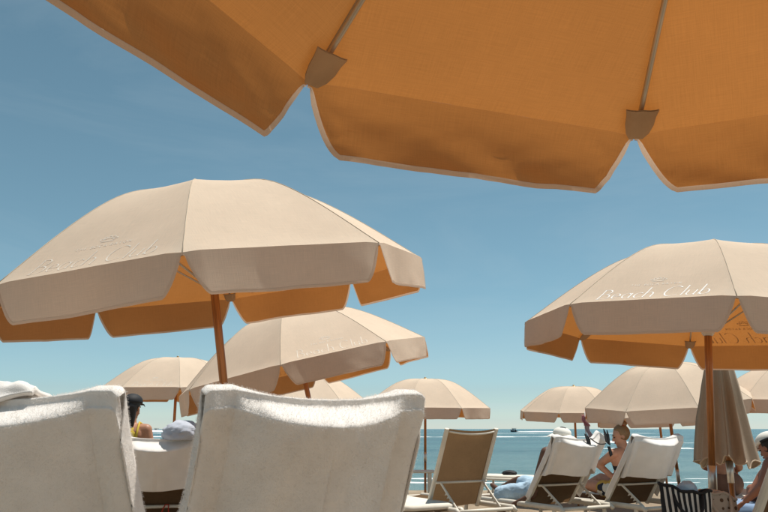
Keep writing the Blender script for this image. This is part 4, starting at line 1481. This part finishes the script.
def pattern_mat():
    m, nt, out = new_mat('patterned_fabric')
    tc = nt.nodes.new('ShaderNodeTexCoord')
    vo = nt.nodes.new('ShaderNodeTexVoronoi'); vo.inputs['Scale'].default_value = 13
    nt.links.new(tc.outputs['Object'], vo.inputs['Vector'])
    cr = nt.nodes.new('ShaderNodeValToRGB'); cr.color_ramp.interpolation = 'CONSTANT'
    e = cr.color_ramp.elements
    e[0].position = 0; e[0].color = (0.55, 0.33, 0.06, 1)
    e[1].position = 0.4; e[1].color = (0.015, 0.02, 0.035, 1)
    q = e.new(0.6); q.color = (0.62, 0.58, 0.50, 1)
    q = e.new(0.8); q.color = (0.50, 0.28, 0.06, 1)
    sp = nt.nodes.new('ShaderNodeSeparateColor'); nt.links.new(vo.outputs['Color'], sp.inputs[0])
    nt.links.new(sp.outputs[0], cr.inputs[0])
    p = nt.nodes.new('ShaderNodeBsdfPrincipled'); p.inputs['Roughness'].default_value = 0.85
    nt.links.new(cr.outputs[0], p.inputs['Base Color']); nt.links.new(p.outputs[0], out.inputs['Surface'])
    return m
lat = (G['shL'] - G['shR']).normalized()
mb = MB(); mb.capsule(G['pelvis'] + lat * 0.06, G['pelvis'].lerp(G['neck'], 0.30) + lat * 0.0, 0.148, 0.122, 16); mb.capsule(G['pelvis'] + lat * 0.08, G['pelvis'].lerp(G['knL'], 0.40) + lat * 0.05, 0.112, 0.10, 16)
fuse('patterned_wrap', mb, pattern_mat(), r2, 0.008, 3, 0.012)
mb = MB(); q = G['pelvis'].lerp(G['neck'], 0.72); ax = (lat.cross(G['neck'] - G['pelvis'])).normalized(); mb.capsule(q - V(0, 0, 0.03), q + V(0, 0, 0.02), 0.146, 0.148, 18, (ax, 0.82)); fuse('bikini_band', mb, M['black'], r2)

# person in a white hat reclining on the lounger with the bikini
bz = sand_z(0, 8.9); sz = bz + HZ
fa = V(-0.5, 0.866, 0); lf = V(-0.866, -0.5, 0)
pv = V(1.80, 9.06, sz + 0.12)
nk = V(1.985, 8.76, 0.895)
hd = V(2.015, 8.75, 0.995)
J = dict(base=bz, pelvis=pv, neck=nk, head=hd, shL=nk + lf * 0.185 + V(0, 0, -0.06), shR=nk - lf * 0.185 + V(0, 0, -0.06),
         elL=V(1.655, 8.72, 0.37), haL=V(1.47, 8.86, 0.27), elR=nk - lf * 0.26 + fa * 0.1 + V(0, 0, -0.30), haR=pv - lf * 0.12 + fa * 0.2 + V(0, 0, 0.12),
         knL=V(1.43, 9.16, 0.365), anL=V(1.34, 9.34, -0.05), toeL=V(1.23, 9.44, -0.10),
         knR=pv + fa * 0.45 - lf * 0.08 + V(0, 0, 0.08), anR=pv + fa * 0.85 - lf * 0.08 + V(0, 0, -0.05), toeR=pv + fa * 0.98 - lf * 0.08 + V(0, 0, 0.0))
fc = V(-0.5, 0.84, 0.1).normalized()
r3, G, Rm, H = person('person in a white hat and pale blue shorts reclining, one arm hanging down', J, fc, M['skin_dark'], 1.0, False)
hair_shell(r3, H, Rm, M['hair_black'])
mb = MB(); mb.ell(H(0, -0.015, 0.060), (0.096, 0.112, 0.068), 24, 14, Rm, lambda p, d: V(p.x, p.y, max(p.z, -0.02)))
ht = mb.obj('hat_crown', M['hat'], r3)
rows = [[H((0.095 + 0.065 * j / 4) * cos(t), -0.015 + (0.112 + 0.065 * j / 4) * sin(t), 0.045 - 0.03 * j / 4 + 0.006 * sin(3 * t)) for t in [2 * pi * i / 32 for i in range(32)]] for j in range(5)]
mb = MB(); mb.grid(rows, 32, 5, True); o = mb.obj('hat_brim', M['hat'], r3); m = o.modifiers.new('t', 'SOLIDIFY'); m.thickness = 0.005
lat = (G['shL'] - G['shR']).normalized()
mb = MB(); mb.capsule(G['pelvis'] - lat * 0.06, G['pelvis'] + lat * 0.06, 0.15, 0.15, 16)
mb.capsule(G['pelvis'] + lat * 0.08, G['knL'] + V(-0.03, 0.03, -0.01), 0.115, 0.100, 16); mb.capsule(G['pelvis'] - lat * 0.08, G['pelvis'].lerp(G['knR'], 0.7), 0.12, 0.10, 16)
fuse('shorts', mb, M['denim'], r3, 0.009, 3, 0.022)

# man in a cap bending forward on the flat lounger
bz = sand_z(0, 7.2)
sz = bz + HZ + 0.08
pv = V(3.750, 7.22, sz + 0.12)
nk = V(3.585, 7.00, 0.835); hd = V(3.490, 6.98, 0.935)
J = dict(base=bz, pelvis=pv, neck=nk, head=hd, shL=V(3.460, 6.93, 0.780), shR=V(3.660, 7.22, 0.80),
         elL=V(3.345, 6.90, 0.60), haL=V(3.250, 7.02, 0.475), elR=V(3.62, 7.45, 0.66), haR=V(3.48, 7.42, 0.50),
         knL=V(3.60, 7.62, sz + 0.12), anL=V(3.62, 7.78, bz + 0.08), toeL=V(3.58, 7.91, bz + 0.05), knR=V(3.86, 7.62, sz + 0.12), anR=V(3.88, 7.78, bz + 0.08), toeR=V(3.88, 7.91, bz + 0.05))
fc = V(-0.40, 0.82, -0.42).normalized()
r4, G, Rm, H = person('bare-backed man in a white cap leaning forward on one arm', J, fc, pmat('deep_tanned_skin', (0.30, 0.125, 0.075), 0.5, var=0.10, scale=14), 1.0, False)
hair_shell(r4, H, Rm, M['hair_black'])
mb = MB(); mb.ell(H(0, -0.012, 0.060), (0.096, 0.114, 0.080), 24, 14, Rm, lambda p, d: V(p.x, p.y, max(p.z, -0.015))); mb.obj('cap', M['hat'], r4)
mb = MB(); mb.tube([H(0.098 * cos(t), -0.012 + 0.116 * sin(t), 0.050) for t in [pi + pi * i / 16 for i in range(17)]], 0.011, 8); mb.obj('cap_band', M['black'], r4)
mb = MB(); mb.grid([[H(0.075 * (i / 8 * 2 - 1) * (1 - 0.25 * j / 5), 0.09 + 0.085 * j / 5 * (1 - 0.5 * (i / 8 * 2 - 1) ** 2), 0.05 - 0.02 * j / 5) for i in range(9)] for j in range(6)], 9, 6)
o = mb.obj('cap_brim', M['hat'], r4); m = o.modifiers.new('t', 'SOLIDIFY'); m.thickness = 0.005
lat = (G['shL'] - G['shR']).normalized()
mb = MB(); mb.capsule(G['pelvis'] - lat * 0.06, G['pelvis'] + lat * 0.06, 0.145, 0.145, 16); mb.capsule(G['pelvis'] + lat * 0.08, G['pelvis'].lerp(G['knL'], 0.7), 0.115, 0.10, 16); mb.capsule(G['pelvis'] - lat * 0.08, G['pelvis'].lerp(G['knR'], 0.7), 0.115, 0.10, 16)
fuse('swim_shorts', mb, M['black'], r4, 0.009, 3)

# person half hidden behind the closed umbrella, on a lounger of their own
FL4 = flat_lounger('flat lounger behind the closed umbrella under a seated person', (4.18, 9.45), radians(-27))
bz = sand_z(0, 9.3); sz = bz + HZ + 0.08
pv = V(4.02, 9.15, sz + 0.12); fa = V(0.45, 0.893, 0); lf = V(-0.893, 0.45, 0)
nk = pv + V(-0.02, 0.04, 0.47); hd = nk + V(-0.03, 0.05, 0.15)
J = dict(base=bz, pelvis=pv, neck=nk, head=hd, shL=nk + lf * 0.17 + V(0, 0, -0.05), shR=nk - lf * 0.17 + V(0, 0, -0.05), elL=nk + lf * 0.19 + fa * 0.1 + V(0, 0, -0.29), elR=nk - lf * 0.19 + fa * 0.1 + V(0, 0, -0.29),
         haL=pv + lf * 0.06 + fa * 0.32 + V(0, 0, 0.10), haR=pv - lf * 0.06 + fa * 0.32 + V(0, 0, 0.10), knL=pv + fa * 0.44 + lf * 0.08 + V(0, 0, 0.04), knR=pv + fa * 0.44 - lf * 0.08 + V(0, 0, 0.04),
         anL=pv + fa * 0.84 + lf * 0.07 + V(0, 0, -0.05), anR=pv + fa * 0.84 - lf * 0.07 + V(0, 0, -0.05), toeL=pv + fa * 0.92 + lf * 0.08 + V(0, 0, 0.07), toeR=pv + fa * 0.92 - lf * 0.08 + V(0, 0, 0.07))
r5, G, Rm, H = person('person with bare back seated behind the closed umbrella', J, V(0.45, 0.89, -0.1), M['skin_tan'], 0.98)
hair_shell(r5, H, Rm, M['hair_black'], 1.0, 0.1)
lat = (G['shL'] - G['shR']).normalized()
mb = MB(); mb.capsule(G['pelvis'] - lat * 0.05, G['pelvis'] + lat * 0.05, 0.142, 0.142, 16); fuse('swimsuit_bottom', mb, pmat('brown_fabric', (0.16, 0.08, 0.05), 0.8), r5)
